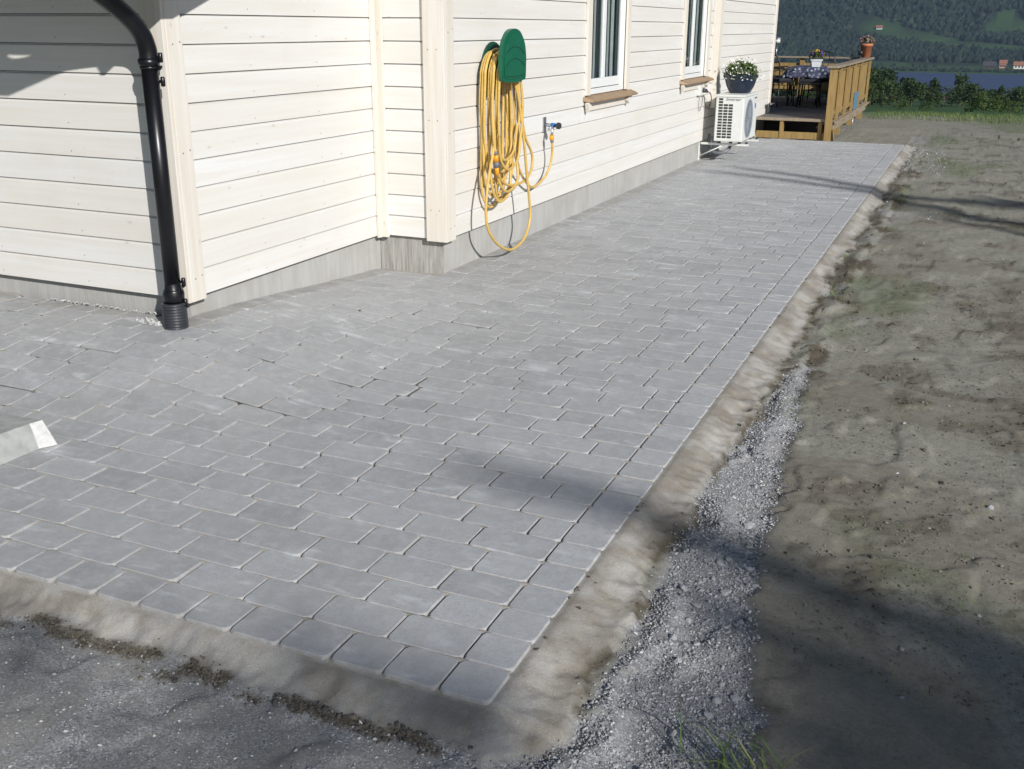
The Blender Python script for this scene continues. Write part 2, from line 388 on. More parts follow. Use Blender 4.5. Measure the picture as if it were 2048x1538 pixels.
inX = (X < 0) & (X > -5.4); inpave = inX & (Y > 0) & (Y < PAVE_L)
# distances from the paved edge
er = np.where((Y > 0) & (Y < PAVE_L), np.maximum(X, 0), 9)                      # right edge
ef = np.where((X < 0) & (Y <= 0), -Y, 9)
eb = np.where((X < 0) & (Y >= PAVE_L), Y-PAVE_L, 9)
ec = np.where((X >= 0) & (Y <= 0), np.hypot(X, Y), 9)
ec2 = np.where((X >= 0) & (Y >= PAVE_L), np.hypot(X, Y-PAVE_L), 9)
e = np.minimum.reduce([er, ef, ec, eb+.12, ec2]); e = np.where(inpave, 0, e)
wn = fbm(X*3.3, Y*3.3, 4, 1); wn2 = fbm(X*14, Y*14, 4, 2); wn3 = fbm(X*45, Y*45, 3, 4)
sw = np.where((Y < 0), .115, .14)+(wn-.5)*.17+(wn2-.5)*.055+(wn3-.5)*.03
sw = sw*np.where(Y > 5, .85, 1)
sand = 1-sst(-.008, .012, e-sw)
near = 1-sst(16, 22, Y)
und = (fbm(X*1.1, Y*1.1, 2, 7)-.5)*.045+(wn2-.5)*.0045+(wn3-.5)*.0035
und = und*np.clip(e/.25, 0, 1)*near*(X > -8)*(np.abs(X) < 30)
zl = -.0035-.009*(Y < 0)-.044*sst(0, 1, e/np.maximum(sw, .04))+((wn2-.5)*.006+(wn3-.5)*.006)*np.clip((e-.012)/.05, 0, 1)
ledge = -.016*sst(.0, .018, e-sw)*(.35+.65*sst(.38, .5, fbm(X*6, Y*6, 2, 9)))+.020*np.exp(-((e-sw-.10)/.05)**2)*(X > 0)*(wn > .42)
zn = np.where(sand > .5, zl, -.052)+ledge+und
zn = np.where(e > 2.5, -.045+und, zn)
zn = np.where(inpave, -.06, zn)
Z = np.where((e < 3) & near.astype(bool), zn, Zt+und)
rim = inpave & ((X > -.03) | (Y < .03) | (Y > PAVE_L-.03))
Z = np.where(rim, -.0075, Z)
Z = np.where((X < XW) & (Y > 2) & (Y < 15), -.1, Z)
# gravel lane beside the paving
gl = np.interp(Y, [-1, -.2, 0, .6, 1.3, 1.9, 2.8, 3.4], [-.15, .05, .2, .19, .13, .12, .2, .3])
grr = np.interp(Y, [-1, 0, .25, .55, 1.2, 1.9, 2.75, 3.4], [.75, .66, .60, .53, .43, .40, .31, .3])
jit = (wn2-.5)*.10+(wn-.5)*.06
grav = sst(-.02, .03, X-gl+jit)*sst(-.02, .03, grr+jit-X)*(Y < 3.3)*(Y > -2)*(1-sand)
grf = (.60+.3*(wn-.5))*(Y < 0)*(1-sand)*(X < .6)*1.2
grav = np.clip(np.maximum(grav, grf), 0, 1)
grav = np.maximum(grav, .5*sst(.52, .66, fbm(X*2.1, Y*2.1, 3, 12))*(X > 0)*(X < .8)*(Y > 3)*(Y < 20)*(1-sand)*sst(.7, .2, X))
Z = Z-.015*grav*(X > 0)
dark = sst(.50, .62, fbm(X*7, Y*3.2, 5, 21))*np.exp(-((e-sw-.13)/.13)**2)*(X > 0)*(Y > 1.4)*(Y < 12.5)*(1-grav)*(1-sand)
dark = np.maximum(dark, sst(.40, .52, fbm(X*9, Y*9, 3, 27))*np.exp(-((e-sw-.018)/.022)**2)*(e > .02))
dark = np.maximum(dark, .5*sst(.60, .7, fbm(X*5, Y*5, 5, 23))*(X > .5)*(e < 4)*(1-grav))
moist = sst(.46, .6, fbm(X*2.2, Y*2.2, 4, 24)+.16*np.exp(-((X-.72)/.3)**2-((Y-.5)/.8)**2))*.38*(X > .3)*(1-grav)*(1-sand)*(Y < 9)
Z = Z+dark*(wn3-.35)*.022*(X > 0)
grass = .55*sst(.54, .72, fbm(X*1.3, Y*.8, 4, 31)+.20*sst(16.5, 19.5, Y)+.12*sst(12, 16, Y)*(X > .3)-.10*(Y < 6))*(X > .25)*(1-sand)
grass = np.maximum(grass, sst(18.2, 20.5, Y-2.2*fbm(X*.8, Y*.3, 3, 33)+.8))*(Y < 300)
grass = np.where((X < -3) | (Y < -4), .8, grass)
field = sst(22, 30, Y)
clear = np.exp(-((Y-np.interp(X, [-300, -112, -12, 60, 300], [1240, 1182, 1118, 1085, 1060]))/24)**4)*sst(-135, -105, X)*(1-sst(60, 90, X))
clear = np.maximum(clear, .8*((fbm(X/90, Y/60, 3, 41)) > .74)*(Y < 1500))
wood = sst(985, 1000, Y)*(1-clear)
moist = np.maximum(moist, .5*sand*sst(.50, .64, fbm(X*4.5, Y*3.2, 4, 26))*(e > .008))
at = dict(sand=sand*near, gravel=grav*near, grass=grass, field=field, wood=wood, dark=np.clip(dark, 0, 1)*near, moist=np.clip(moist, 0, 1)*near)
ny, nx = X.shape; idx = np.arange(nx*ny).reshape(ny, nx)
F = np.stack([idx[:-1, :-1], idx[:-1, 1:], idx[1:, 1:], idx[1:, :-1]], -1).reshape(-1, 4)
g = np_mesh('ground', np.stack([X, Y, Z], -1).reshape(-1, 3), F, M['ground'], None, {a: b.ravel() for a, b in at.items()}, True)
tag(g, 'bare trodden soil beside the paving running out to green fields and a wooded hill', kind='structure')
def gz(x, y):     # ground height lookup
    i = int(np.searchsorted(gx, x)); j = int(np.searchsorted(gy, y)); return float(Z[min(j, ny-1), min(i, nx-1)])
lk = MB(); lk.box((-2500, 596, -31), (2500, 862, -30)); tag(lk.build('lake', M['water']), 'dark blue lake below the wooded hill', kind='structure')

# ------------------------------------------------------------------ paving
V = []; Fc = []; TONE = []; WARM = []; EDGE = []
def stone(x0, y0, x1, y1, warm=0, h=0):
    gp = .0026; x0 += gp*rng.uniform(.7, 1.9); x1 -= gp*rng.uniform(.4, 1.3); y0 += gp*rng.uniform(.2, 1.0); y1 -= gp*rng.uniform(.2, 1.0)
    if x1-x0 < .02 or y1-y0 < .02: return
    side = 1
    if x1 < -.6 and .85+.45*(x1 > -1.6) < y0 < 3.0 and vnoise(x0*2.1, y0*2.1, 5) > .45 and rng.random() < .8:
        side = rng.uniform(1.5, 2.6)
        if rng.random() < .5: x0 += rng.uniform(.001, .005)
        if rng.random() < .5: y0 += rng.uniform(.001, .006)
    cx, cy = (x0+x1)/2, (y0+y1)/2; rr = .019; base = len(V)
    t = min(1, max(0, rng.gauss(.5, .30))); dz = rng.gauss(0, .0011)+h; tx = rng.gauss(0, .0055); ty = rng.gauss(0, .0055); an = rng.gauss(0, .006)
    def ring(ins, z, r, edge):
        for qx, qy, a0 in ((x1, y1, 0), (x0, y1, 90), (x0, y0, 180), (x1, y0, 270)):
            sx = -1 if qx == x1 else 1; sy = -1 if qy == y1 else 1
            ox, oy = qx+sx*(ins*1.15+r), qy+sy*(ins*.55+r)
            for da in (0, 45, 90):
                a = R(a0+da); px, py = ox+r*math.cos(a), oy+r*math.sin(a)
                dx, dy = px-cx, py-cy; px, py = cx+dx-an*dy, cy+dy+an*dx
                V.append((px, py, z+dz+tx*dx+ty*dy)); TONE.append(t); WARM.append(warm); EDGE.append(edge)
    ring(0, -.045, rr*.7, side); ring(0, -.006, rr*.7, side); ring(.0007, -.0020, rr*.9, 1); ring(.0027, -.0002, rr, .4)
    for L in range(3):
        for i in range(12):
            a, b = base+L*12+i, base+L*12+(i+1) % 12; Fc.append((a, b, b+12, a+12))
    tt = base+36
    Fc.extend([(tt+0, tt+1, tt+2, tt+3), (tt+0, tt+3, tt+4, tt+5), (tt+6, tt+7, tt+8, tt+9), (tt+6, tt+9, tt+10, tt+11), (tt+0, tt+5, tt+6, tt+11)])
BW, NB, RH = .144, .1586, .14
nrow = int(PAVE_L/RH)
first = {1: .229, 2: .182, 3: .226, 4: .18, 5: .261, 6: .12, 7: .205, 8: .15}
XLEFT = -5.3
def wall_x(y): return XLEFT if y < Y1-.02 else (XL-.04 if y < Y2 else XW-.04)
for r in range(nrow):
    y0, y1 = r*RH, (r+1)*RH
    stone(-BW, y0, 0, y1, 0, rng.gauss(0, .0008))
    xl = wall_x(y1-.02)
    if r == 0:
        x = -BW
        while x > xl: stone(x-NB, y0, x, y1, .25); x -= NB
        continue
    x = -BW; lim = xl+(.15 if y1 > Y1 else 0); i = 0
    while x > lim+.05:
        ln = first.get(r) if i == 0 else None
        if ln is None: ln = rng.choice([.236, .236, .236, .20, .165, .236]) if i else rng.choice([.12, .16, .2, .236, .26])
        x2 = max(x-ln, lim)
        if x2-lim < .07: x2 = lim
        stone(x2, y0, x, y1, .18*sst(3.2, 1.2, abs(x2+2.6)+abs(y0-3)*.4)+(.12 if rng.random() < .08 else 0)); x = x2; i += 1
    if y1 > Y1: stone(xl, y0, xl+.15, y1, .75)
x = XLEFT
while x < XL: stone(x, 14*RH, x+.19, 14*RH+.10, .8); x += .19
V = np.array(V); V[:, 2] += rise(V[:, 0], V[:, 1])
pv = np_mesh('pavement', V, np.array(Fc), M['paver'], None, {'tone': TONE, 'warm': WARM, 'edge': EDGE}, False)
tag(pv, 'pale grey concrete block paving in staggered courses with a straight border row', kind='structure')
ax_ = np.arange(XLEFT-.1, .001, .02); ay_ = np.array(sorted({round(v, 4) for kk in range(nrow+1) for v in (kk*RH-.014, kk*RH-.006, kk*RH+.006, kk*RH+.014, kk*RH+.07) if 0 <= v <= PAVE_L})); ax_ = np.append(ax_[:-1], -.008); ay_[0] = .008; ay_[-1] = PAVE_L-.05
JX, JY = np.meshgrid(ax_, ay_)
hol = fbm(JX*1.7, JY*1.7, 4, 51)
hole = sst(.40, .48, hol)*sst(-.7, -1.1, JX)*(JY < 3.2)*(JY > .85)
rowd = np.abs((JY/RH) % 1); rowd = np.minimum(rowd, 1-rowd)*RH
JZ = -.0028-.0062*sst(.006, .0135, rowd)+rise(JX, JY)+(fbm(JX*20, JY*20, 3, 52)-.5)*.0022-.026*hole-.004*sst(.5, .7, fbm(JX*5, JY*5, 3, 55))
n2, n1 = JX.shape; idj = np.arange(n1*n2).reshape(n2, n1); Fj = np.stack([idj[:-1, :-1], idj[:-1, 1:], idj[1:, 1:], idj[1:, :-1]], -1).reshape(-1, 4)
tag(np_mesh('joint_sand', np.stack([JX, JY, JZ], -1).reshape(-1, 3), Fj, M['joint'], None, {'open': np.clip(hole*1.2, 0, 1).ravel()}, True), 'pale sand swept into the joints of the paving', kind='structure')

# ------------------------------------------------------------------ loose stones, clods, grass
def scatter(name, pts, sizes, tones, mat, flat=.6, seed=1):
    r_ = np.random.RandomState(seed); n = len(pts)
    t = (1+5**.5)/2
    ico = np.array([(-1,t,0),(1,t,0),(-1,-t,0),(1,-t,0),(0,-1,t),(0,1,t),(0,-1,-t),(0,1,-t),(t,0,-1),(t,0,1),(-t,0,-1),(-t,0,1)])/1.9
    fi = np.array([(0,11,5),(0,5,1),(0,1,7),(0,7,10),(0,10,11),(1,5,9),(5,11,4),(11,10,2),(10,7,6),(7,1,8),(3,9,4),(3,4,2),(3,2,6),(3,6,8),(3,8,9),(4,9,5),(2,4,11),(6,2,10),(8,6,7),(9,8,1)])
    Vv = ico[None]*(1+r_.uniform(-.38, .38, (n, 12, 1)))*r_.uniform(.6, 1.35, (n, 1, 3))*np.array([1, 1, flat])
    a = r_.uniform(0, 6.28, n); b = r_.normal(0, .5, n); ca, sa, cb, sb = np.cos(a), np.sin(a), np.cos(b), np.sin(b)
    y = Vv[..., 1]*cb[:, None]-Vv[..., 2]*sb[:, None]; z = Vv[..., 1]*sb[:, None]+Vv[..., 2]*cb[:, None]; x = Vv[..., 0]
    Vv = np.stack([x*ca[:, None]-y*sa[:, None], x*sa[:, None]+y*ca[:, None], z], -1)*np.asarray(sizes)[:, None, None]+np.asarray(pts)[:, None, :]
    Fv = (fi[None]+np.arange(n)[:, None, None]*12).reshape(-1, 3)
    return np_mesh(name, Vv.reshape(-1, 3), Fv, mat, None, {'tone': np.repeat(tones, 12)})
pts, sz, tn = [], [], []
def lookup(A, x, y): return A[min(int(np.searchsorted(gy, y)), ny-1), min(int(np.searchsorted(gx, x)), nx-1)]
for i in range(170000):
    x, y = rng.uniform(-.3, 1.0), rng.uniform(-.75, 3.3)
    if i % 7 == 0: x, y = rng.uniform(-1.9, .6), rng.uniform(-.8, 0)
    gval = lookup(grav, x, y)
    if x < 0: gval *= .25
    if rng.random() > gval*.95: continue
    s1 = rng.lognormvariate(math.log(.0023), .38)
    if s1 > .0065: s1 = .0065
    pts.append((x, y, lookup(Z, x, y)+s1*.2)); sz.append(s1); tn.append(rng.random()**1.3)
for i in range(75):           # larger pale chips in the middle of the lane
    y = rng.gauss(.85, .42); x = np.interp(y, [0, 1, 2], [.45, .38, .3])+rng.gauss(0, .07)
    if lookup(grav, x, y) < .4: continue
    s1 = rng.uniform(.006, .014); pts.append((x, y, lookup(Z, x, y)+s1*.25)); sz.append(s1); tn.append(rng.uniform(.35, .7))
for i in range(90):           # pebbles strewn over the soil
    x, y = rng.uniform(.15, 2.5), rng.uniform(0, 12)
    s1 = rng.uniform(.003, .010); pts.append((x, y, lookup(Z, x, y)+s1*.2)); sz.append(s1); tn.append(rng.uniform(.2, .7))
for i in range(150):
    x, y = rng.uniform(.12, .6), rng.uniform(11.0, 13.7); s1 = rng.uniform(.005, .014); pts.append((x, y, lookup(Z, x, y)+s1*.2)); sz.append(s1); tn.append(rng.uniform(.1, .6))
for i in range(90):            # grit round the drain and wall corner
    a = rng.uniform(3.3, 5.6); d = rng.uniform(.05, .13); x, y = -2.73+d*math.cos(a)*1.3, 1.99+d*math.sin(a)*.7
    s1 = rng.uniform(.004, .010); pts.append((x, y, rise(x, y)+s1*.4)); sz.append(s1); tn.append(rng.uniform(.6, 1))
for i in range(120):
    x = rng.uniform(-3.6, -2.8); s1 = rng.uniform(.002, .006); y = 2.09-abs(rng.gauss(0, .02)); pts.append((x, y, rise(x, y)+s1*.4)); sz.append(s1); tn.append(rng.uniform(.6, 1))
tag(scatter('gravel', pts, sz, tn, M['stone'], .65, 2), 'loose grey crushed stone lying along the paving edge', kind='stuff')
pts, sz, tn = [], [], []
for i in range(90000):
    if i % 2 == 0: x, y = rng.uniform(-2, .3), rng.uniform(-.5, -.02)
    else: x, y = rng.uniform(.02, 1.6), rng.uniform(-.3, 12)**1.0
    d = lookup(dark, x, y)
    if rng.random() > d*.8: continue
    s1 = min(.009, rng.lognormvariate(math.log(.0026), .55)); pts.append((x, y, lookup(Z, x, y)+s1*.1)); sz.append(s1); tn.append(rng.random()*.7)
for i in range(26000):
    x, y = rng.uniform(.3, 2.4), rng.uniform(-.6, 5.5)
    if vnoise(x*3, y*3, 8) < .35: continue
    s1 = min(.009, rng.lognormvariate(math.log(.0019), .5)); pts.append((x, y, lookup(Z, x, y)+s1*.2)); sz.append(s1); tn.append(rng.uniform(.4, 1))
for i in range(220):           # crumbs knocked onto the sand beside the edge stones
    y = rng.uniform(.2, 6); x = abs(rng.gauss(.015, .02))+.002
    if fbm(y*4, 0, 2, 61) < .5: continue
    s1 = rng.uniform(.003, .008); pts.append((x, y, lookup(Z, x+.02, y)+s1*.4)); sz.append(s1); tn.append(rng.random()*.5)
tag(scatter('soil_crumbs', pts, sz, tn, M['soil'], .8, 3), 'dark crumbled soil along the broken sand edge', kind='stuff')
def blades(name, tufts, label, seed=5, mat='blade'):
    r_ = random.Random(seed); Vb, Fb, Tb = [], [], []
    for (x, y, z, n, h, sp) in tufts:
        for i in range(n):
            a = r_.uniform(0, 6.283); hh = h*r_.uniform(.5, 1.15); ln = hh*r_.uniform(.3, 1.3); wd = .0012+.0028*min(1, h/.12)*r_.random()
            bx, by = x+r_.gauss(0, sp), y+r_.gauss(0, sp); dx, dy = math.cos(a), math.sin(a); px, py = -dy*wd, dx*wd; b0 = len(Vb); t = r_.random()
            for q in range(4):
                u = q/3; cx_, cy_, cz_ = bx+dx*ln*u*u, by+dy*ln*u*u, z-.01+hh*(1-(1-u)**1.7)*(1-.25*u*u); ww = 1-u*.88
                Vb += [(cx_+px*ww, cy_+py*ww, cz_), (cx_-px*ww, cy_-py*ww, cz_)]; Tb += [t, t]
            for q in range(3): Fb.append((b0+2*q, b0+2*q+1, b0+2*q+3, b0+2*q+2))
    return tag(np_mesh(name, Vb, Fb, M[mat], None, {'tone': Tb}), label, kind='stuff')
tf = []
for i in range(9000):
    x, y = rng.uniform(.05, 4.5), rng.uniform(-.3, 19.5)
    gk = lookup(grass, x, y)
    if rng.random() > gk*.9+.012*(x > .5): continue
    if y < 4 and rng.random() < .5: continue
    tf.append((x, y, lookup(Z, x, y), rng.randint(2, 6), rng.uniform(.012, .035)*(1 if y < 10 else 1.8), .018))
for x, y, n, h, sp in ((.56, .06, 22, .13, .035), (.66, .02, 26, .14, .05), (.75, -.03, 14, .12, .05), (1.02, .95, 5, .06, .03), (.66, .62, 4, .05, .02), (.92, .55, 5, .06, .03), (1.02, 1.38, 7, .05, .03), (.17, 4.85, 60, .05, .08), (.22, 4.6, 30, .04, .06),
                       (.20, 5.9, 18, .04, .05), (.35, 7.3, 25, .05, .06), (1.05, 1.75, 4, .05, .02), (.25, 9.4, 30, .05, .1), (.3, 12.5, 60, .05, .16), (.45, 11.4, 60, .05, .16), (.35, 10.4, 50, .05, .14), (-.72, -.36, 3, .02, .01), (.22, 3.35, 14, .035, .03), (1.1, 5.6, 8, .05, .03), (.8, 8.3, 16, .04, .04)):
    tf.append((x, y, lookup(Z, x, y), n, h, sp))
blades('grass_blades', tf, 'thin green grass shoots coming up through the bare soil')
tf = [(rng.uniform(-1, 9), 18.6+abs(rng.gauss(0, 2.6)), 0, 7, rng.uniform(.05, .13), .07) for i in range(3200)]
tf = [(a, b, gz(a, b), c2, d, e2) for a, b, _, c2, d, e2 in tf]
blades('meadow_grass', tf, 'green grass fringe where the bare soil ends', 6)

# ------------------------------------------------------------------ house
house = thing('house', 'house clad in whitewashed horizontal boards on a low grey concrete plinth', 'house', (XW, Y2, 0))
def H(o):       # keep world coordinates under the house empty
    o.parent = house; o.matrix_parent_inverse = Matrix.Translation(-house.location); return o
ZT = 3.1
prof = [(0, .003), (0, .1225), (-.0018, .1278), (-.0065, .1312), (-.0095, .1320), (-.0095, .1355)]
def cladding(name, ax, face, a, b, out, mat, zlo=Z0, zhi=ZT, holes=()):
    """boards; out=+1/-1 direction of the outer face; ax the axis along which they run"""
    k = int(math.ceil((zhi-zlo)/PT)); Vv, Ff, mi = [], [], []
    for i in range(k):
        z = zlo+i*PT; segs = [(a, b)]
        for (h0, h1, hz0, hz1) in holes:
            if z+PT > hz0 and z < hz1:
                n_ = []
                for s0, s1 in segs:
                    if h0 > s0: n_.append((s0, min(s1, h0)))
                    if h1 < s1: n_.append((max(s0, h1), s1))
                segs = n_
        jit_ = rng.gauss(0, .0007)
        for s0, s1 in segs:
            nn = max(1, int((s1-s0)/.5)); us = [s0+(s1-s0)*q/nn for q in range(nn+1)]; b0 = len(Vv)
            for u in us:
                w_ = rng.gauss(0, .0003)
                for d, dz in prof:
                    f_ = face+out*(d+jit_*(1 if d == 0 else 0)+w_); p = (f_, u, z+dz) if ax == 1 else (u, f_, z+dz); Vv.append(p)
            m_ = len(prof)
            for q in range(nn):
                for j in range(m_-1): Ff.append((b0+q*m_+j, b0+(q+1)*m_+j, b0+(q+1)*m_+j+1, b0+q*m_+j+1)); mi.append(0)
            for u in (s0, s1):      # board ends
                b1 = len(Vv)
                for d, dz in ((0, .004), (0, .1255), (-.02, .1255), (-.02, .004)):
                    f_ = face+out*d; Vv.append((f_, u, z+dz) if ax == 1 else (u, f_, z+dz))
                Ff.append((b1, b1+1, b1+2, b1+3)); mi.append(0)
            # nails every ~0.6 m
            u = math.floor(s0/.6)*.6+.31
            while u < s1-.02:
                if u > s0+.02:
                    uu = u+rng.gauss(0, .006); zz = z+.03+rng.gauss(0, .004)
                    b1 = len(Vv); q_ = .0024
                    for du, dz in ((-q_, -q_), (q_, -q_), (q_, q_), (-q_, q_)):
                        f_ = face+out*.0016; Vv.append((f_, uu+du, zz+dz) if ax == 1 else (uu+du, f_, zz+dz))
                    Ff.append((b1, b1+1, b1+2, b1+3)); mi.append(1)
                u += .6
    o = np_mesh(name, Vv, Ff, [mat, M['nail']], None, matidx=mi); return H(o)
W1, W2 = 6.517, 9.585
WH = 1.16; WZ0, WZ1 = .99, 2.25
holes = [(W1+.02, W1+WH-.02, .91, WZ1), (W2+.02, W2+WH-.02, .91, WZ1)]
cladding('wall_cladding', 1, XW, Y2+.02, YE-.03, 1, M['clad_y'], holes=holes)
cladding('wall_cladding', 1, XL, Y1+.02, Y2-.01, 1, M['clad_y'])
cladding('wall_cladding', 0, Y1, -7.0, XL-.01, -1, M['clad_x'])
cladding('wall_cladding', 0, Y2, XL, XW-.01, -1, M['clad_x'])
cladding('wall_cladding', 0, YE, -7.0, XW-.02, 1, M['clad_x'])
# core walls behind the boards and the plinth
q = MB(); wl = .02
for lo, hi in (((-7, Y1+.025, Z0+.02), (XL-.025, YE-.03, ZT)), ((XL-.024, Y2+.025, Z0+.02), (XW-.145, YE-.03, ZT))): q.box(lo, hi)
# outer leaf round the window openings
for a, b in ((Y2+.026, W1+.03), (W1+WH-.03, W2+.03), (W2+WH-.03, YE-.031)): q.box((XW-.144, a, Z0+.02), (XW-.018, b, ZT))
for wy in (W1, W2): q.box((XW-.144, wy+.031, Z0+.02), (XW-.018, wy+WH-.031, .93)); q.box((XW-.144, wy+.031, WZ1-.01), (XW-.018, wy+WH-.031, ZT))
H(q.build('wall_core', M['room']))
q = MB(); q.box((-7, Y1+.046, -.3), (XL-.035, YE-.04, Z0+.019)); q.box((XL-.034, Y2+.036, -.3), (XW-.032, YE-.04, Z0+.019)); H(q.build('plinth', M['plinth']))
q = MB(); q.box((XL-.03, Y2+.030, -.3), (XW-.030, Y2+.0355, Z0+.017)); H(q.build('plinth_end', M['plinth_raw']))
q = MB()      # dark strip added to draw the shade line under the boards
q.box((XW-.030, Y2+.04, Z0+.001), (XW-.019, YE-.05, Z0+.02)); q.box((XL-.030, Y1+.04, Z0+.001), (XL-.019, Y2, Z0+.02)); q.box((-7, Y1+.02, Z0+.001), (XL-.036, Y1+.045, Z0+.02))
H(q.build('shade_strip', M['acg']))
def trim(name, boards):
    q = MB()
    for lo, hi in boards: q.box(lo, hi, bev=.003)
    return H(q.build(name, M['trim']))
# outer corner boards (two boards lapped), inner corner, covers
trim('corner_board', [((XL-.105, Y1-.024, Z0-.012), (XL+.0225, Y1-.001, ZT-.1)), ((XL+.001, Y1+.0, Z0-.012), (XL+.024, Y1+.105, ZT-.1))])
trim('corner_board', [((XW-.125, Y2-.024, Z0-.010), (XW+.0225, Y2-.001, ZT)), ((XW+.001, Y2+.0, Z0-.010), (XW+.024, Y2+.105, ZT))])
trim('corner_board', [((XW+.001, YE-.10, Z0-.005), (XW+.024, YE+.024, ZT)), ((XW-.11, YE+.001, Z0-.005), (XW-.0, YE+.023, ZT))])
trim('corner_board', [((XL+.001, Y2-.065, Z0-.010), (XL+.022, Y2-.023, ZT)), ((XL+.0005, Y2-.0225, Z0-.010), (XL+.060, Y2-.001, ZT))])
q = MB()
for (p, yy, zz) in [((XL+.0245), Y1+.035, z) for z in (.33, .95, 1.45)]+[((XL+.0245), Y1+.085, z) for z in (.34, .96, 1.46)]+[((XW+.0245), Y2+.03, z) for z in (.3, .9, 1.5)]+[((XW+.0245), Y2+.085, z) for z in (.31, .91, 1.52)]:
    q.box((p-.002, yy-.003, zz-.003), (p+.0008, yy+.003, zz+.003))
for z in (.42, .98, 1.4):
    for xx in (XL-.03, XL-.08): q.box((xx-.003, Y1-.0248, z-.003), (xx+.003, Y1-.0225, z+.003))
    for xx in (XW-.03, XW-.09): q.box((xx-.003, Y2-.0248, z-.003), (xx+.003, Y2-.0225, z+.003))
H(q.build('trim_nails', M['nail']))
# roof over the main walls
q = MB(); q.prism([(XW+.55, 3.05), (XW+.55, 3.2), (-4.9, 4.5), (-4.9, 4.35)], 1, Y2-.5, YE+.5); q.prism([(-4.9, 4.35), (-4.9, 4.5), (-7.6, 3.2), (-7.6, 3.05)], 1, Y2-.5, YE+.5)
H(q.build('roof', M['roofing']))
# porch roof: slab, rake board, gutter and unseen board cut for the wall shadow
q = MB(); q.prism([(1.34, 1.975), (1.34, 2.10), (Y1+.3, 2.50), (Y1+.3, 2.38)], 0, -7, -2.13); pr_ = H(q.build('porch_roof', M['roofing']))
q = MB(); q.prism([(1.30, 1.897), (1.68, 1.90), (2.03, 2.03), (2.03, 2.42), (1.30, 2.13)], 0, -2.093, -2.065)
q.prism([(-2.0935, 1.899), (-2.0935, 2.1), (-7, 2.1), (-7, 1.978), (-2.15, 1.978)], 1, 1.305, 1.335)
o = q.build('fascia', M['trim']); o.parent = pr_; o.matrix_parent_inverse = Matrix.Identity(4)
q = MB(); q.prism([(-1.90, 2.10), (-1.966, 2.08), (-2.542, 1.896), (-3.6, 1.894), (-3.6, 2.3), (-2.547, 2.3), (-2.547, 2.086), (-2.559, 2.03), (-2.522, 1.99), (-2.449, 2.008), (-2.231, 2.09), (-1.95, 2.2)], 1, 1.15, 1.185)  # unseen board added, its outline cut to throw the slanting wall shadow
o = q.build('shadow_board', M['trim']); o.parent = pr_
q = MB()
arc = [(1.245+.055*math.cos(R(a)), 2.125-.055*math.sin(R(a))) for a in range(0, 181, 20)]
q.prism(arc+[(1.195, 2.03), (1.295, 2.03)][:0], 0, -7, -2.2); o = q.build('gutter', M['black']); o.parent = pr_

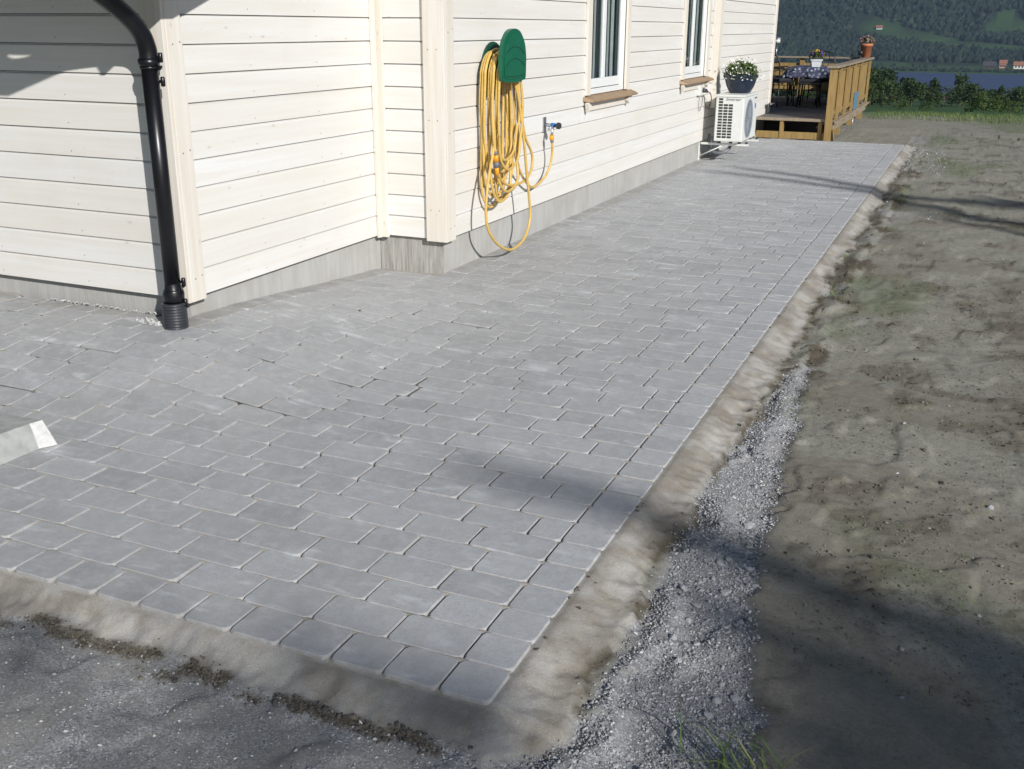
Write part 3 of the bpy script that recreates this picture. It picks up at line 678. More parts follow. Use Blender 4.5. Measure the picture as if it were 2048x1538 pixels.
# windows
def window(yb):
    case = MB(); z0, z1 = WZ0, WZ1
    for a, b in ((0, .10), (WH-.10, WH)):
        case.box((XW+.001, yb+a, z0+.0), (XW+.023, yb+b, z1+.1), bev=.002)
    case.box((XW+.001, yb+.101, z1), (XW+.022, yb+WH-.101, z1+.1), bev=.002)
    # mitred apron below the sill
    case.box((XW+.001, yb+.02, .862), (XW+.020, yb+WH-.06, .925), bev=.002)
    case.prism([(yb-.035, .925), (yb+.0, .855), (yb+.085, .945), (yb+.065, .965)], 0, XW+.0205, XW+.05)
    case.prism([(yb+WH+.03, .94), (yb+WH-.06, .862), (yb+WH-.12, .895), (yb+WH-.03, .955)], 0, XW+.0205, XW+.05)
    wn_ = H(case.build('window', M['trim']))
    def sub(q, name, mat): o = q.build(name, mat); o.parent = wn_; return o
    f = MB(); fi, fo = XW-.07, XW-.004; ya, yb2 = yb+.101, yb+WH-.101
    f.box((fi, ya, z0+.0), (fo, ya+.035, z1), bev=.003); f.box((fi, yb2-.075, z0), (fo, yb2, z1), bev=.003)
    f.box((fi, ya+.0355, z0), (fo+.004, yb2-.0755, z0+.045), bev=.003); f.box((fi, ya+.0355, z1-.06), (fo, yb2-.0755, z1), bev=.003)
    sub(f, 'frame', M['pvc'])
    s = MB(); si, so_ = XW-.034, XW-.012; a0, a1 = ya+.0355, yb2-.0755; zc0, zc1 = z0+.052, z1-.062
    s.box((si, a0, zc0), (so_, a0+.018, zc1), bev=.003); s.box((si, a1-.03, zc0), (so_, a1, zc1), bev=.003)
    s.box((si, a0+.0185, zc0), (so_+.003, a1-.0305, zc0+.075), bev=.004); s.box((si, a0+.0185, zc1-.04), (so_, a1-.0305, zc1), bev=.003)
    mid = a0+.018+.318
    s.box((si, mid, zc0+.0755), (so_+.002, mid+.075, zc1-.0405), bev=.004)
    sub(s, 'sash', M['pvc'])
    for u0, u1 in ((a0+.019, mid-.001), (mid+.076, a1-.031)):
        g_ = MB(); g_.box((so_-.012, u0, zc0+.076), (so_-.007, u1, zc1-.041)); sub(g_, 'pane', M['glass'])
    # curtain folds inside
    cu = MB(); pts_ = []
    for side in ((a0+.20, a0+.225), (a0+.30, a0+.33), (a0+.40, a0+.48), (a0+.66, a0+.69), (a0+.76, a0+.82), (a0+.90, a0+.92)):
        n_ = 14; prev = None
        for i in range(n_+1):
            u = side[0]+(side[1]-side[0])*i/n_; xx = XW-.088+.008*math.sin(i*1.9)
            if prev: cu.quad((prev[0], prev[1], z0+.07), (xx, u, z0+.07), (xx, u, z1-.05), (prev[0], prev[1], z1-.05))
            prev = (xx, u)
    sub(cu, 'curtain', M['curtain'])
    sl_ = MB(); sl_.prism([(XW-.02, .987), (XW+.085, .955), (XW+.085, .935), (XW-.02, .945)], 1, yb-.045, yb+WH+.13); 
    bmesh.ops.bevel(sl_.bm, geom=[e_ for e_ in sl_.bm.edges], offset=.004, segments=1, affect='EDGES')
    for v_ in sl_.bm.verts:      # splayed ends
        if v_.co.x > XW+.04: v_.co.y += .045*(1 if v_.co.y < yb+.5 else -1)*1.0
    sub(sl_, 'sill', M['sill'])
    return wn_
for wy in (W1, W2): window(wy)
bpy.context.view_layer.update()

# ------------------------------------------------------------------ downpipe and drain
dp = thing('downpipe', 'black steel downpipe with a curved elbow on the corner of the white wall', 'downpipe', (-2.655, 1.975, .2))
def P_(q, name, mat, root, sm=False):
    o = q.build(name, mat); o.parent = root; o.matrix_parent_inverse = Matrix.Translation(-Vector(root.location)); return o
PX, PY = -2.608, 1.937
q = MB(); q.tube([(PX, PY, .33), (PX, PY, 1.38)], .0385, 24); P_(q, 'pipe', M['black'], dp)
q = MB(); el = spline([(PX, PY, 1.37), (PX, PY, 1.43), (PX-.004, PY-.025, 1.50), (PX-.012, PY-.085, 1.565), (PX-.03, PY-.22, 1.66), (PX-.07, PY-.45, 1.80), (PX-.10, PY-.64, 1.92), (PX-.11, PY-.72, 2.09)], 6)
q.tube(el, .0415, 20); P_(q, 'elbow', M['black'], dp)
for z in (1.375, .268):
    q = MB(); q.lathe([(.0385, -.018), (.047, -.014), (.049, 0), (.047, .014), (.0385, .018)], (PX, PY, z if z > 1 else .30), 24); P_(q, 'collar', M['black'], dp)
q = MB(); q.lathe([(.036, 0), (.050, .03), (.052, .06), (.042, .085), (.0385, .11)], (PX, PY, .235), 24); P_(q, 'outlet_bell', M['black'], dp)
for z in (1.345, .30):
    q = MB(); q.tube([(PX, PY, z), (PX, PY, z+.012)], .044, 20)
    q.box((PX-.03, PY+.04, z), (PX-.018, Y1, z+.012)); q.box((PX+.035, PY-.006, z-.004), (PX+.060, PY+.006, z+.016))
    for dz in (-.055, .05):
        q.tube([(PX+.052, PY+.02, z+dz-.022), (PX+.052, PY+.02, z+dz-.018), (PX+.052, PY+.02, z+dz+.018), (PX+.052, PY+.02, z+dz+.022)], [.007, .0105, .0105, .007], 12); q.tube([(PX+.025, PY+.02, z+dz), (PX+.05, PY+.02, z+dz)], .007, 10)
    P_(q, 'clamp', M['black'], dp)
q = MB(); pf = []
for i in range(11):
    z = i*.0145; pf += [(.054, z), (.060, z+.003), (.060, z+.009), (.054, z+.012)]
pf = [(.05, 0)]+pf+[(.053, .1595), (.049, .1595), (.049, .10)]
q.lathe(pf, (PX, PY-.005, rise(PX, PY)-.035), 28); dsl = q.build('drain_sleeve', M['blackpl']); tag(dsl, 'black ribbed drain sleeve in the paving under the downpipe', 'drain pipe')

# ------------------------------------------------------------------ concrete block at the left edge
bl = thing('concrete_footing', 'sloping grey concrete footing with a paler end face on the paving', 'footing', (-2.5, .7, 0))
A_, F_, B_, C_, D_, E_ = (-2.80, .86, .10), (-2.262, .713, .10), (-2.248, .76, .10), (-2.200, .772, .002), (-2.232, .713, .002), (-2.26, .40, .002)
A_, E_, G_, K_ = (-3.2, .73, .10), (-2.245, .15, .002), (-2.33, .15, .10), (-3.2, .15, .10)
q = MB(); q.quad(A_, B_, F_, G_); q.quad(A_, G_, K_); q.quad(F_, D_, E_, G_); q.quad(A_, (-3.2, .76, 0), C_, B_); q.quad(G_, E_, (-3.2, .13, 0), K_)
P_(q, 'block', M['blocks'], bl)
q = MB(); up_ = Vector((.0025, -.001, .0015)); vs = [Vector(p)+up_ for p in (F_, B_, C_, D_)]; lo_ = [Vector(p)-Vector((.02, 0, .004)) for p in (F_, B_, C_, D_)]
tv = [q.bm.verts.new(v) for v in vs]; bv = [q.bm.verts.new(v) for v in lo_]; q._f(tv)
for i in range(4): q._f([tv[i], tv[(i+1) % 4], bv[(i+1) % 4], bv[i]])
P_(q, 'end_face', M['blockend'], bl)

# ------------------------------------------------------------------ hose hanger
hh_ = thing('hose_hanger', 'green plastic hose hanger with a rounded cover on the white board wall', 'hose hanger', (XW, 4.57, 1.3))
CY, CZ, RS = 4.575, 1.215, .165
q = MB(); q.prism([(4.52, 1.09)]+[(4.67+.17*math.cos(R(a)), 1.27+.17*math.sin(R(a))) for a in range(180, -1, -15)]+[(4.82, 1.09)], 0, XW+.001, XW+.022, bev=.004); P_(q, 'back_plate', M['green_dark'], hh_)
q = MB(); arcp = [(CY+.15*math.cos(R(a)), CZ+.15*math.sin(R(a))) for a in range(180, -1, -12)]+[(CY+.13*math.cos(R(a)), CZ+.13*math.sin(R(a))) for a in range(0, 181, 12)]
q.prism(arcp, 0, XW+.0225, -1.952); P_(q, 'saddle', M['green_dark'], hh_)
q = MB(); a0_, a1_ = 4.385, 4.775; cm = (a0_+a1_)/2; hw = (a1_-a0_)/2
op = [(a0_+.01, 1.20), (a0_, 1.225)]+[(cm+hw*math.cos(R(a)), 1.335+.188*math.sin(R(a))**.85) for a in range(180, -1, -10)]+[(a1_, 1.225), (a1_-.01, 1.20), (cm+.08, 1.188), (cm-.08, 1.188)]
q.prism(op, 0, -1.975, -1.945, bev=.004); P_(q, 'cover', M['green'], hh_)
q = MB(); op2 = [(cm+(u-cm)*.86, 1.34+(v-1.34)*.86) for u, v in op]; q.prism(op2, 0, -1.9448, -1.9405, bev=.0018); P_(q, 'cover_panel', M['green'], hh_); q = MB()
for zc in (1.325, 1.40):
    q.tube(spline([(-1.9395, cm-hw*.78, zc-.035), (-1.9395, cm-hw*.4, zc), (-1.9395, cm, zc+.012), (-1.9395, cm+hw*.4, zc), (-1.9395, cm+hw*.78, zc-.035)], 5), .0036, 6)
q.tube(spline([(-1.9395, cm-hw*.7, 1.232), (-1.9395, cm, 1.222), (-1.9395, cm+hw*.7, 1.232)], 5), .0036, 6)
P_(q, 'cover_ridge', M['green_dark'], hh_)
# garden hose
hs_ = thing('garden_hose', 'yellow garden hose coiled in long loops over the green hanger', 'hose', (XW+.1, 4.57, 1.2))
HR = .0093
r2_ = random.Random(3)
def hose(pts_, n=8): q = MB(); q.tube(spline(pts_, n), HR, 10); return P_(q, 'hose_loop', M['hose'], hs_)
nl = 8
for i in range(nl):
    xo = -2.112+.0195*(i % 8)+(.004 if i > 7 else 0); lay = .009*(i % 3); rr_ = .160+lay
    zb = (.36, .44, .52, .40, .58, .47, .68, .62, .76)[i]; yl, yr = CY-rr_-.004, CY+rr_+.035
    sw_ = r2_.uniform(-.02, .03); xd = r2_.uniform(-.03, .02)
    up_l = [(xo, CY+rr_*math.cos(R(a)), CZ+rr_*math.sin(R(a))) for a in (40, 70, 100, 130, 160, 180)]
    up_r = [(xo, CY+rr_*math.cos(R(a)), CZ+rr_*math.sin(R(a))) for a in (0, 20)]
    L_ = up_l+[(xo-.005, yl+r2_.uniform(-.005, .008), 1.05), (xo+r2_.uniform(-.012, .012), yl+.005+r2_.uniform(-.01, .01), .88), (xo+xd*.5, yl+.012+sw_*.5, zb+.22), (xo+xd, yl+.045+sw_, zb+.08), (xo+xd+.01, CY-.03+sw_, zb), (xo+xd+.01, yr-.07+sw_, zb+.05), (xo+xd*.4, yr-.012, zb+.2), (xo, yr+.004+r2_.uniform(-.01, .012), .93), (xo, yr, 1.08)]+up_r+[up_l[0]]
    hose(L_, 5)
hose([(-2.03, 4.44, 1.36), (-2.0, 4.60, 1.355), (-2.0, 4.692, 1.25), (-2.0, 4.725, 1.154), (-1.99, 4.755, 1.069), (-1.98, 4.787, .902), (-1.975, 4.832, .729), (-1.97, 4.86, .554), (-1.97, 4.91, .371), (-1.97, 4.925, .224), (-1.97, 4.816, .099), (-1.97, 4.595, .066), (-1.97, 4.385, .136), (-1.975, 4.238, .254), (-1.98, 4.203, .375), (-1.98, 4.219, .503), (-1.99, 4.278, .623), (-2.0, 4.355, .743), (-2.01, 4.392, .868), (-2.02, 4.399, 1.026), (-2.02, 4.40, 1.20), (-2.02, 4.42, 1.30), (-2.03, 4.50, 1.375)])
hose([(-2.01, 4.60, 1.362), (-2.0, 4.69, 1.29), (-2.0, 4.735, 1.153), (-2.0, 4.806, 1.0), (-2.0, 4.898, .807), (-2.0, 5.009, .692), (-2.0, 5.03, .619), (-2.0, 5.0, .552), (-2.0, 4.905, .508), (-2.0, 4.771, .494), (-2.0, 4.616, .507), (-1.995, 4.50, .545), (-1.99, 4.43, .59), (-1.99, 4.404, .615)])
hose([(-1.99, 4.372, .755), (-2.0, 4.366, .871), (-2.015, 4.383, 1.027), (-2.02, 4.405, 1.20), (-2.02, 4.44, 1.31), (-2.02, 4.55, 1.385)])
hose([(-2.06, 5.558, .715), (-2.06, 5.566, .68), (-2.07, 5.590, .61), (-2.08, 5.578, .526), (-2.09, 5.518, .459), (-2.1, 5.403, .409), (-2.1, 5.266, .401), (-2.09, 5.136, .452), (-2.08, 5.018, .528), (-2.06, 4.889, .632), (-2.05, 4.812, .744), (-2.05, 4.773, .899), (-2.05, 4.753, 1.1), (-2.05, 4.73, 1.25), (-2.05, 4.66, 1.35)])
hose([(-2.08, 4.76, 1.1), (-2.08, 4.80, .85), (-2.08, 4.86, .62), (-2.09, 4.80, .45), (-2.07, 4.62, .40), (-2.04, 4.50, .46), (-2.03, 4.46, .58), (-2.03, 4.42, .8), (-2.04, 4.405, 1.1)])
q = MB(); q.tube([(-1.99, 4.376, .756), (-1.99, 4.378, .737)], .0155, 14); P_(q, 'connector_collar', M['connG'], hs_)
q = MB(); q.tube([(-1.99, 4.390, .690), (-1.99, 4.396, .655)], [.017, .019], 14); P_(q, 'connector_collar', M['connG'], hs_)
q = MB(); q.tube([(-1.99, 4.378, .737), (-1.99, 4.390, .690)], .017, 14); P_(q, 'connector', M['conn'], hs_)
q = MB(); q.tube([(-1.99, 4.396, .655), (-1.99, 4.402, .62), (-1.99, 4.404, .60)], [.015, .0125, .010], 14); P_(q, 'connector', M['conn'], hs_)
q = MB(); q.tube([(-2.06, 5.552, .757), (-2.06, 5.556, .73), (-2.06, 5.558, .722)], [.017, .018, .014], 14); P_(q, 'connector', M['conn'], hs_)
q = MB(); q.tube([(-2.06, 5.558, .722), (-2.06, 5.560, .702)], [.0145, .0125], 14); P_(q, 'connector_collar', M['connG'], hs_)
# tap
tp = thing('garden_tap', 'small steel garden tap with a black knob on the white wall', 'tap', (XW, 5.62, .82))
q = MB(); q.box((XW+.001, 5.60, .768), (XW+.010, 5.655, .882), bev=.003); P_(q, 'wall_plate', M['steel'], tp)
q = MB(); q.tube([(XW+.01, 5.62, .826), (-2.06, 5.585, .828)], .0125, 12); q.tube([(-2.065, 5.585, .83), (-2.062, 5.56, .79), (-2.06, 5.552, .757)], .0105, 12); q.tube([(-2.105, 5.60, .79), (-2.105, 5.60, .815)], .008, 10); P_(q, 'valve_body', M['steel'], tp)
q = MB(); q.tube([(-2.075, 5.592, .828), (-2.045, 5.577, .828)], .0165, 14); P_(q, 'blue_ring', M['bluep'], tp)
q = MB(); q.tube([(-2.045, 5.577, .828), (-2.012, 5.56, .827)], .006, 10); q.tube([(-2.015, 5.562, .827), (-2.002, 5.555, .827)], .025, 18); P_(q, 'knob', M['blackpl'], tp)

# ------------------------------------------------------------------ duct cover, socket, cables
q = MB(); q.box((XW+.001, 11.03, .60), (XW+.07, 11.20, 3.0), bev=.005); q.box((XW+.001, 10.955, .9), (XW+.024, 11.029, 3.0), bev=.002)
tag(q.build('duct_cover', M['trim']), 'white boxed-in vertical duct on the wall above the heat pump', 'duct cover')
sk = thing('wall_socket', 'small white outdoor socket with a black plug and drooping cable', 'socket', (XW, 10.5, .83))
q = MB(); q.box((XW+.001, 10.36, .78), (XW+.045, 10.46, .88), bev=.006); P_(q, 'socket_box', M['acw'], sk)
q = MB(); q.tube([(-2.13, 10.46, .835), (-2.08, 10.50, .832), (-2.07, 10.54, .815)], [.028, .022, .012], 12); P_(q, 'plug', M['blackpl'], sk)
q = MB(); q.tube(spline([(-2.07, 10.54, .815), (-2.07, 10.66, .80), (-2.08, 10.79, .74), (-2.10, 10.84, .65), (-2.12, 10.79, .61), (-2.13, 10.70, .66), (-2.14, 10.66, .77)], 6), .005, 8)
q.tube(spline([(XW+.03, 10.40, .78), (XW+.02, 10.41, .68), (XW+.02, 10.46, .60), (XW+.02, 10.55, .66), (XW+.02, 10.60, .78)], 6), .003, 6); P_(q, 'cable', M['blackpl'], sk)

# ------------------------------------------------------------------ heat pump
ax0, ax1, ay0, ay1, az0, az1 = -1.985, -1.65, 10.64, 11.45, .245, .785
ac = thing('heat_pump', 'white outdoor heat pump unit with side grille on wall brackets under the blue flower pot', 'heat pump', (-1.85, 11.0, az0))
q = MB(); q.box((ax0, ay0, az0), (ax1, ay1, az1-.03), bev=.012); q.box((ax0-.006, ay0-.006, az1-.028), (ax1+.006, ay1+.006, az1), bev=.006); P_(q, 'casing', M['acw'], ac)
q = MB()
for r in range(14):
    for c in range(3):
        if r > 11 and c > 0: continue
        x0 = ax0+.036+c*.060; z0 = az0+.040+r*.0335
        q.box((x0, ay0-.0025, z0), (x0+.049, ay0+.004, z0+.0235))
P_(q, 'side_grille', M['acg'], ac)
q = MB(); fy, fz = ay0+.32, az0+.25
q.lathe([(.215, 0), (.222, .006), (.230, 0)], (0, 0, 0), 36)
for rr_ in (.03, .07, .11, .15, .19): q.lathe([(rr_-.002, .003), (rr_, .006), (rr_+.002, .003)], (0, 0, 0), 30)
for a in range(0, 360, 12): q.box((-.002, .02, .001), (.002, .215, .005), Matrix.Rotation(R(a), 3, 'Z'), 0, (0, 0, .003))
bmesh.ops.rotate(q.bm, verts=q.bm.verts, cent=(0, 0, 0), matrix=Matrix.Rotation(R(90), 3, 'Y')); bmesh.ops.translate(q.bm, verts=q.bm.verts, vec=(ax1+.002, fy, fz))
P_(q, 'fan_guard', M['acfin'], ac)
q = MB(); q.tube([(ax1-.002, fy, fz), (ax1+.0012, fy, fz)], .214, 36, smooth=False); P_(q, 'fan_opening', M['acg'], ac)
def text(body, size, loc, rot, mat, parent, name, shear=0):
    cu = bpy.data.curves.new(name, 'FONT'); cu.body = body; cu.size = size; cu.extrude = .0006; cu.shear = shear
    to = bpy.data.objects.new(name, cu); C.objects.link(to); bpy.context.view_layer.update()
    me = bpy.data.meshes.new_from_object(to.evaluated_get(bpy.context.evaluated_depsgraph_get())); bpy.data.objects.remove(to)
    me.transform(Matrix.Translation(Vector(loc)) @ rot.to_4x4()); o = meshobj(name, me, mat, parent); o.matrix_parent_inverse = Matrix.Translation(-Vector(parent.location)); return o
text('Inverter', .055, (ax0+.115, ay0-.003, az0+.472), Matrix.Rotation(R(90), 3, 'X'), M['connG'], ac, 'lettering', .35)
q = MB(); q.box((ax1-.0005, ay1-.20, az1-.075), (ax1+.0015, ay1-.06, az1-.055)); P_(q, 'name_plate', M['connG'], ac)
q = MB(); q.tube([(ax1, ay1-.13, az1-.16), (ax1+.0018, ay1-.13, az1-.16)], .034, 20); q.tube([(ax1, ay1-.13, az1-.16), (ax1+.0005, ay1-.13, az1-.16)], .026, 20); P_(q, 'round_badge', M['bluep'], ac)
for yy in (ay0+.07, ay1-.13):
    q = MB(); q.box((XW+.0, yy, az0-.052), (ax1+.07, yy+.035, az0-.028), bev=.002); q.box((XW-.028, yy, -.02), (XW-.012, yy+.035, az0-.028), bev=.002)
    q.tube([(XW-.015, yy+.017, .05), (XW+.28, yy+.017, az0-.05)], .007, 8)
    P_(q, 'wall_bracket', M['acw'], ac)
    for xx in (ax1-.04, ax0+.05): q = MB(); q.lathe([(.02, 0), (.024, .004), (.018, .014), (.022, .028)], (xx, yy+.017, az0-.028), 14); P_(q, 'rubber_foot', M['blackpl'], ac)
    q = MB(); q.lathe([(.017, 0), (.019, .004), (.012, .02), (0, .022)], (ax1+.045, yy+.017, az0-.026), 14)
    P_(q, 'rubber_foot', M['blackpl'], ac)
q = MB(); q.tube(spline([(-2.10, 10.90, .30), (-2.09, 10.85, .16), (-2.0, 10.76, .10), (-1.88, 10.74, .105), (-1.82, 10.80, .16), (-1.82, 10.86, .245)], 7), .020, 12); P_(q, 'pipe_bend', M['connG'], ac)

# ------------------------------------------------------------------ potted plants
def petal_cluster(name, pts_, size, mat, root, seed=1, n=5):
    r_ = random.Random(seed); Vb, Fb = [], []
    for p in pts_:
        nrm = Vector((r_.gauss(0, .5), r_.gauss(0, .5), r_.uniform(.2, 1))).normalized(); a = nrm.orthogonal().normalized(); b = nrm.cross(a); p = Vector(p); ph = r_.uniform(0, 6)
        for k_ in range(n):
            t = ph+k_*6.283/n; d = a*math.cos(t)+b*math.sin(t); s_ = nrm.cross(d); sz_ = size*r_.uniform(.8, 1.2); b0 = len(Vb)
            Vb += [p, p+d*sz_*.6+s_*sz_*.38+nrm*sz_*.12, p+d*sz_+nrm*sz_*.05, p+d*sz_*.6-s_*sz_*.38+nrm*sz_*.12]; Fb.append((b0, b0+1, b0+2, b0+3))
    o = np_mesh(name, np.array([tuple(v) for v in Vb]), Fb, mat); o.parent = root; o.matrix_parent_inverse = Matrix.Translation(-Vector(root.location)); return o
def leafball(name, c, rad, n, ls, mat, root, seed=1, zmin=-.2, local=False):
    r_ = np.random.RandomState(seed); d = r_.normal(size=(n, 3)); d /= np.linalg.norm(d, axis=1)[:, None]; d[:, 2] = np.where(d[:, 2] < zmin, -d[:, 2], d[:, 2])
    rr_ = r_.uniform(.35, 1, (n, 1))**.5; p = np.array(c)+d*rr_*np.array(rad)
    a = r_.normal(size=(n, 3)); a /= np.linalg.norm(a, axis=1)[:, None]; b = np.cross(a, r_.normal(size=(n, 3))); b /= np.linalg.norm(b, axis=1)[:, None]
    L = ls*r_.uniform(.6, 1.3, (n, 1)); Vv = np.stack([p-a*L, p+b*L*.45, p+a*L, p-b*L*.45], 1).reshape(-1, 3)
    o = np_mesh(name, Vv, np.arange(4*n).reshape(-1, 4), mat, None, {'tone': np.repeat(np.clip(r_.uniform(0, 1, n)*.6+.4*(d[:, 2]*.5+.5), 0, 1), 4)})
    if root:
        o.parent = root
        if not local: o.matrix_parent_inverse = Matrix.Translation(-Vector(root.location))
    return o
pt = thing('flower_pot', 'dark blue glazed pot of white flowers standing on the heat pump', 'flower pot', (-1.83, 11.02, az1))
c0 = (-1.80, 11.06, az1+.001)
q = MB(); q.lathe([(0, 0), (.115, 0), (.130, .015), (.165, .08), (.186, .15), (.192, .185), (.202, .190), (.204, .212), (.190, .214), (.186, .19), (.16, .185), (0, .185)], c0, 32); P_(q, 'pot', M['pot'], pt)
q = MB(); q.lathe([(0, .186), (.160, .190)], c0, 24); P_(q, 'soil', M['soil2'], pt)
leafball('foliage', (c0[0], c0[1], c0[2]+.215), (.21, .21, .16), 1700, .017, M['leaf2'], pt, 4, -.35)
r3 = random.Random(5); fl_ = []
for i in range(210):
    a = r3.uniform(0, 6.283); e_ = r3.uniform(-.25, 1.45); rr_ = r3.uniform(.20, .275)
    fl_.append((c0[0]+rr_*math.cos(e_)*math.cos(a), c0[1]+rr_*math.cos(e_)*math.sin(a), c0[2]+.20+rr_*.82*math.sin(e_)))
petal_cluster('flowers', fl_, .013, M['petal'], pt, 2)

# ------------------------------------------------------------------ deck
dk = thing('wooden_deck', 'yellow-brown timber deck with board railings at the end of the house', 'deck', (-1.1, 14.0, 0))
DZ, DX, DY0, DY1, DL = .27, -1.13, 14.02, 19.0, -6.5
q = MB(); y = DY0+.13
while y < DY1:
    q.box((DL, y, DZ-.028), (DX, y+.115, DZ-rng.uniform(0, .0015)), bev=.002) ; y += .121
P_(q, 'deck_floor', M['deckw'], dk)
q = MB(); q.box((DL, DY0, DZ-.034), (DX+.02, DY0+.125, DZ+.003), bev=.004); P_(q, 'edge_board', M['cap'], dk)
q = MB(); q.box((-2.13, DY0+.03, -.02), (DX-.02, DY0+.065, .078), bev=.002); P_(q, 'ground_beam', M['pine'], dk)
q = MB(); q.box((DL, DY1-.03, -.4), (DX, DY1, DZ-.04)); P_(q, 'rim_joist', M['pine'], dk)
for xx in (-1.79, -1.235):
    q = MB(); q.box((xx, DY0+.02, -.03), (xx+.05, DY0+.12, DZ-.035), bev=.002); P_(q, 'support_post', M['pine'], dk)
q = MB(); q.box((DL, DY0+.9, -.3), (DX-.1, DY0+.95, DZ-.06)); P_(q, 'under_boarding', M['room'], dk)
# right railing along X=-1.09
q = MB(); q.box((DX-.005, DY0-.06, -.05), (DX+.085, DY0+.035, .985), bev=.003); P_(q, 'corner_post', M['pine'], dk)
rail_posts = [14.62, 15.55, 16.5, 17.5, 18.85]
for yy in rail_posts:
    q = MB(); q.box((DX+.045, yy-.03, DZ-.12), (DX+.085, yy+.03, .985), bev=.003); P_(q, 'rail_post', M['pine'], dk)
ys = [DY0+.04]+[v for v in rail_posts]
for a, b in zip(ys, ys[1:]):
    q = MB(); y = a+.035
    while y < b-.08:
        q.box((DX+.012, y, DZ-.0+rng.uniform(.02, .03)), (DX+.034, min(y+.118, b-.035), .915+rng.uniform(-.004, .004)), bev=.002); y += .126
    P_(q, 'rail_panel', M['pine'], dk)
q = MB(); q.box((DX+.005, DY0+.04, .93), (DX+.043, DY1-.1, .99), bev=.002); q.box((DX+.037, DY0+.04, DZ+.05), (DX+.044, DY1-.1, DZ+.10)); P_(q, 'side_rail', M['pine'], dk)
q = MB(); q.box((DX-.045, DY0-.09, .991), (DX+.115, 16.9, 1.022), bev=.004); q.box((DX-.045, 16.906, .993), (DX+.115, DY1+.06, 1.024), bev=.004); P_(q, 'rail_cap', M['cap'], dk)
q = MB(); q.box((DX+.086, DY0+.25, DZ-.07), (DX+.115, DY1, DZ-.035), bev=.002); q.box((DX+.02, DY0+.05, DZ-.18), (DX+.06, DY1, DZ-.036)); P_(q, 'rim_joist', M['cap'], dk)
for yy in (15.4, 17.2, 18.6):
    q = MB(); q.box((DX-.06, yy, -.4), (DX+.04, yy+.1, DZ-.18)); P_(q, 'support_post', M['pine'], dk)
q = MB(); rot = Matrix.Rotation(R(-38), 3, 'X'); q.box((DX+.062, DY0+.02, .02), (DX+.10, DY0+.36, .075), rot); P_(q, 'brace', M['pine'], dk)
# back railing
q = MB(); q.box((DL, DY1-.05, .991), (DX-.05, DY1+.10, 1.022), bev=.004); P_(q, 'rail_cap', M['cap'], dk)
for xx in (-2.35, -3.6, -4.9, DX-.09):
    q = MB(); q.box((xx, DY1-.0, 0), (xx+.09, DY1+.05, .985), bev=.003); P_(q, 'rail_post', M['pine'], dk)
q = MB(); x = DL+.02
while x < DX-.15: q.box((x, DY1+.055, DZ+.12), (x+.118, DY1+.075, .90), bev=.002); x += .127
P_(q, 'rail_panel', M['pine'], dk)
q = MB(); q.box((DL, DY1+.02, .80), (DX, DY1+.054, .86), bev=.002); q.box((DL, DY1+.02, .42), (DX, DY1+.054, .48), bev=.002); P_(q, 'side_rail', M['pine'], dk)

# furniture on the deck
TX, TY, TZ = -1.80, 17.25, .90
tb = thing('garden_table', 'dark garden table under the patterned cloth on the deck', 'table', (TX, TY, DZ))
q = MB(); q.box((TX-.38, TY-.62, TZ-.035), (TX+.38, TY+.62, TZ-.006), bev=.004); P_(q, 'tabletop', M['tablew'], tb)
for sx in (-1, 1):
    for sy in (-1, 1):
        q = MB(); q.tube([(TX+sx*.31, TY+sy*.52, TZ-.035), (TX+sx*.34, TY+sy*.56, DZ)], [.024, .018], 10); P_(q, 'leg', M['tablew'], tb)
# cloth with hanging corners
nn = 44; xs_ = np.linspace(-.62, .62, nn); ys_ = np.linspace(-.80, .80, nn); CX, CYY = np.meshgrid(xs_, ys_)
ddx = np.maximum(np.abs(CX)-.385, 0); ddy = np.maximum(np.abs(CYY)-.625, 0); dd = np.hypot(ddx, ddy)
ang = np.arctan2(CYY, CX); fold = .03*np.sin(ang*16+1)*np.clip(dd/.1, 0, 1)
PXx = np.sign(CX)*(np.minimum(np.abs(CX), .385)+.03*np.clip(ddx/.1, 0, 1)+ddx*.12)+fold*np.cos(ang); PYy = np.sign(CYY)*(np.minimum(np.abs(CYY), .625)+.03*np.clip(ddy/.1, 0, 1)+ddy*.12)+fold*np.sin(ang)
PZz = TZ-.001-dd*.95+.006*np.sin(CX*9)*np.sin(CYY*7)*(dd < .001)*0
ci = np.arange(nn*nn).reshape(nn, nn); cf = np.stack([ci[:-1, :-1], ci[:-1, 1:], ci[1:, 1:], ci[1:, :-1]], -1).reshape(-1, 4)
cl_ = np_mesh('tablecloth', np.stack([PXx+TX, PYy+TY, PZz], -1).reshape(-1, 3), cf, M['cloth'], None, None, True)
sm_ = cl_.modifiers.new('thick', 'SOLIDIFY'); sm_.thickness = .003; sm_.offset = 1
tag(cl_, 'dark blue and white patterned cloth draped over the deck table', 'tablecloth')
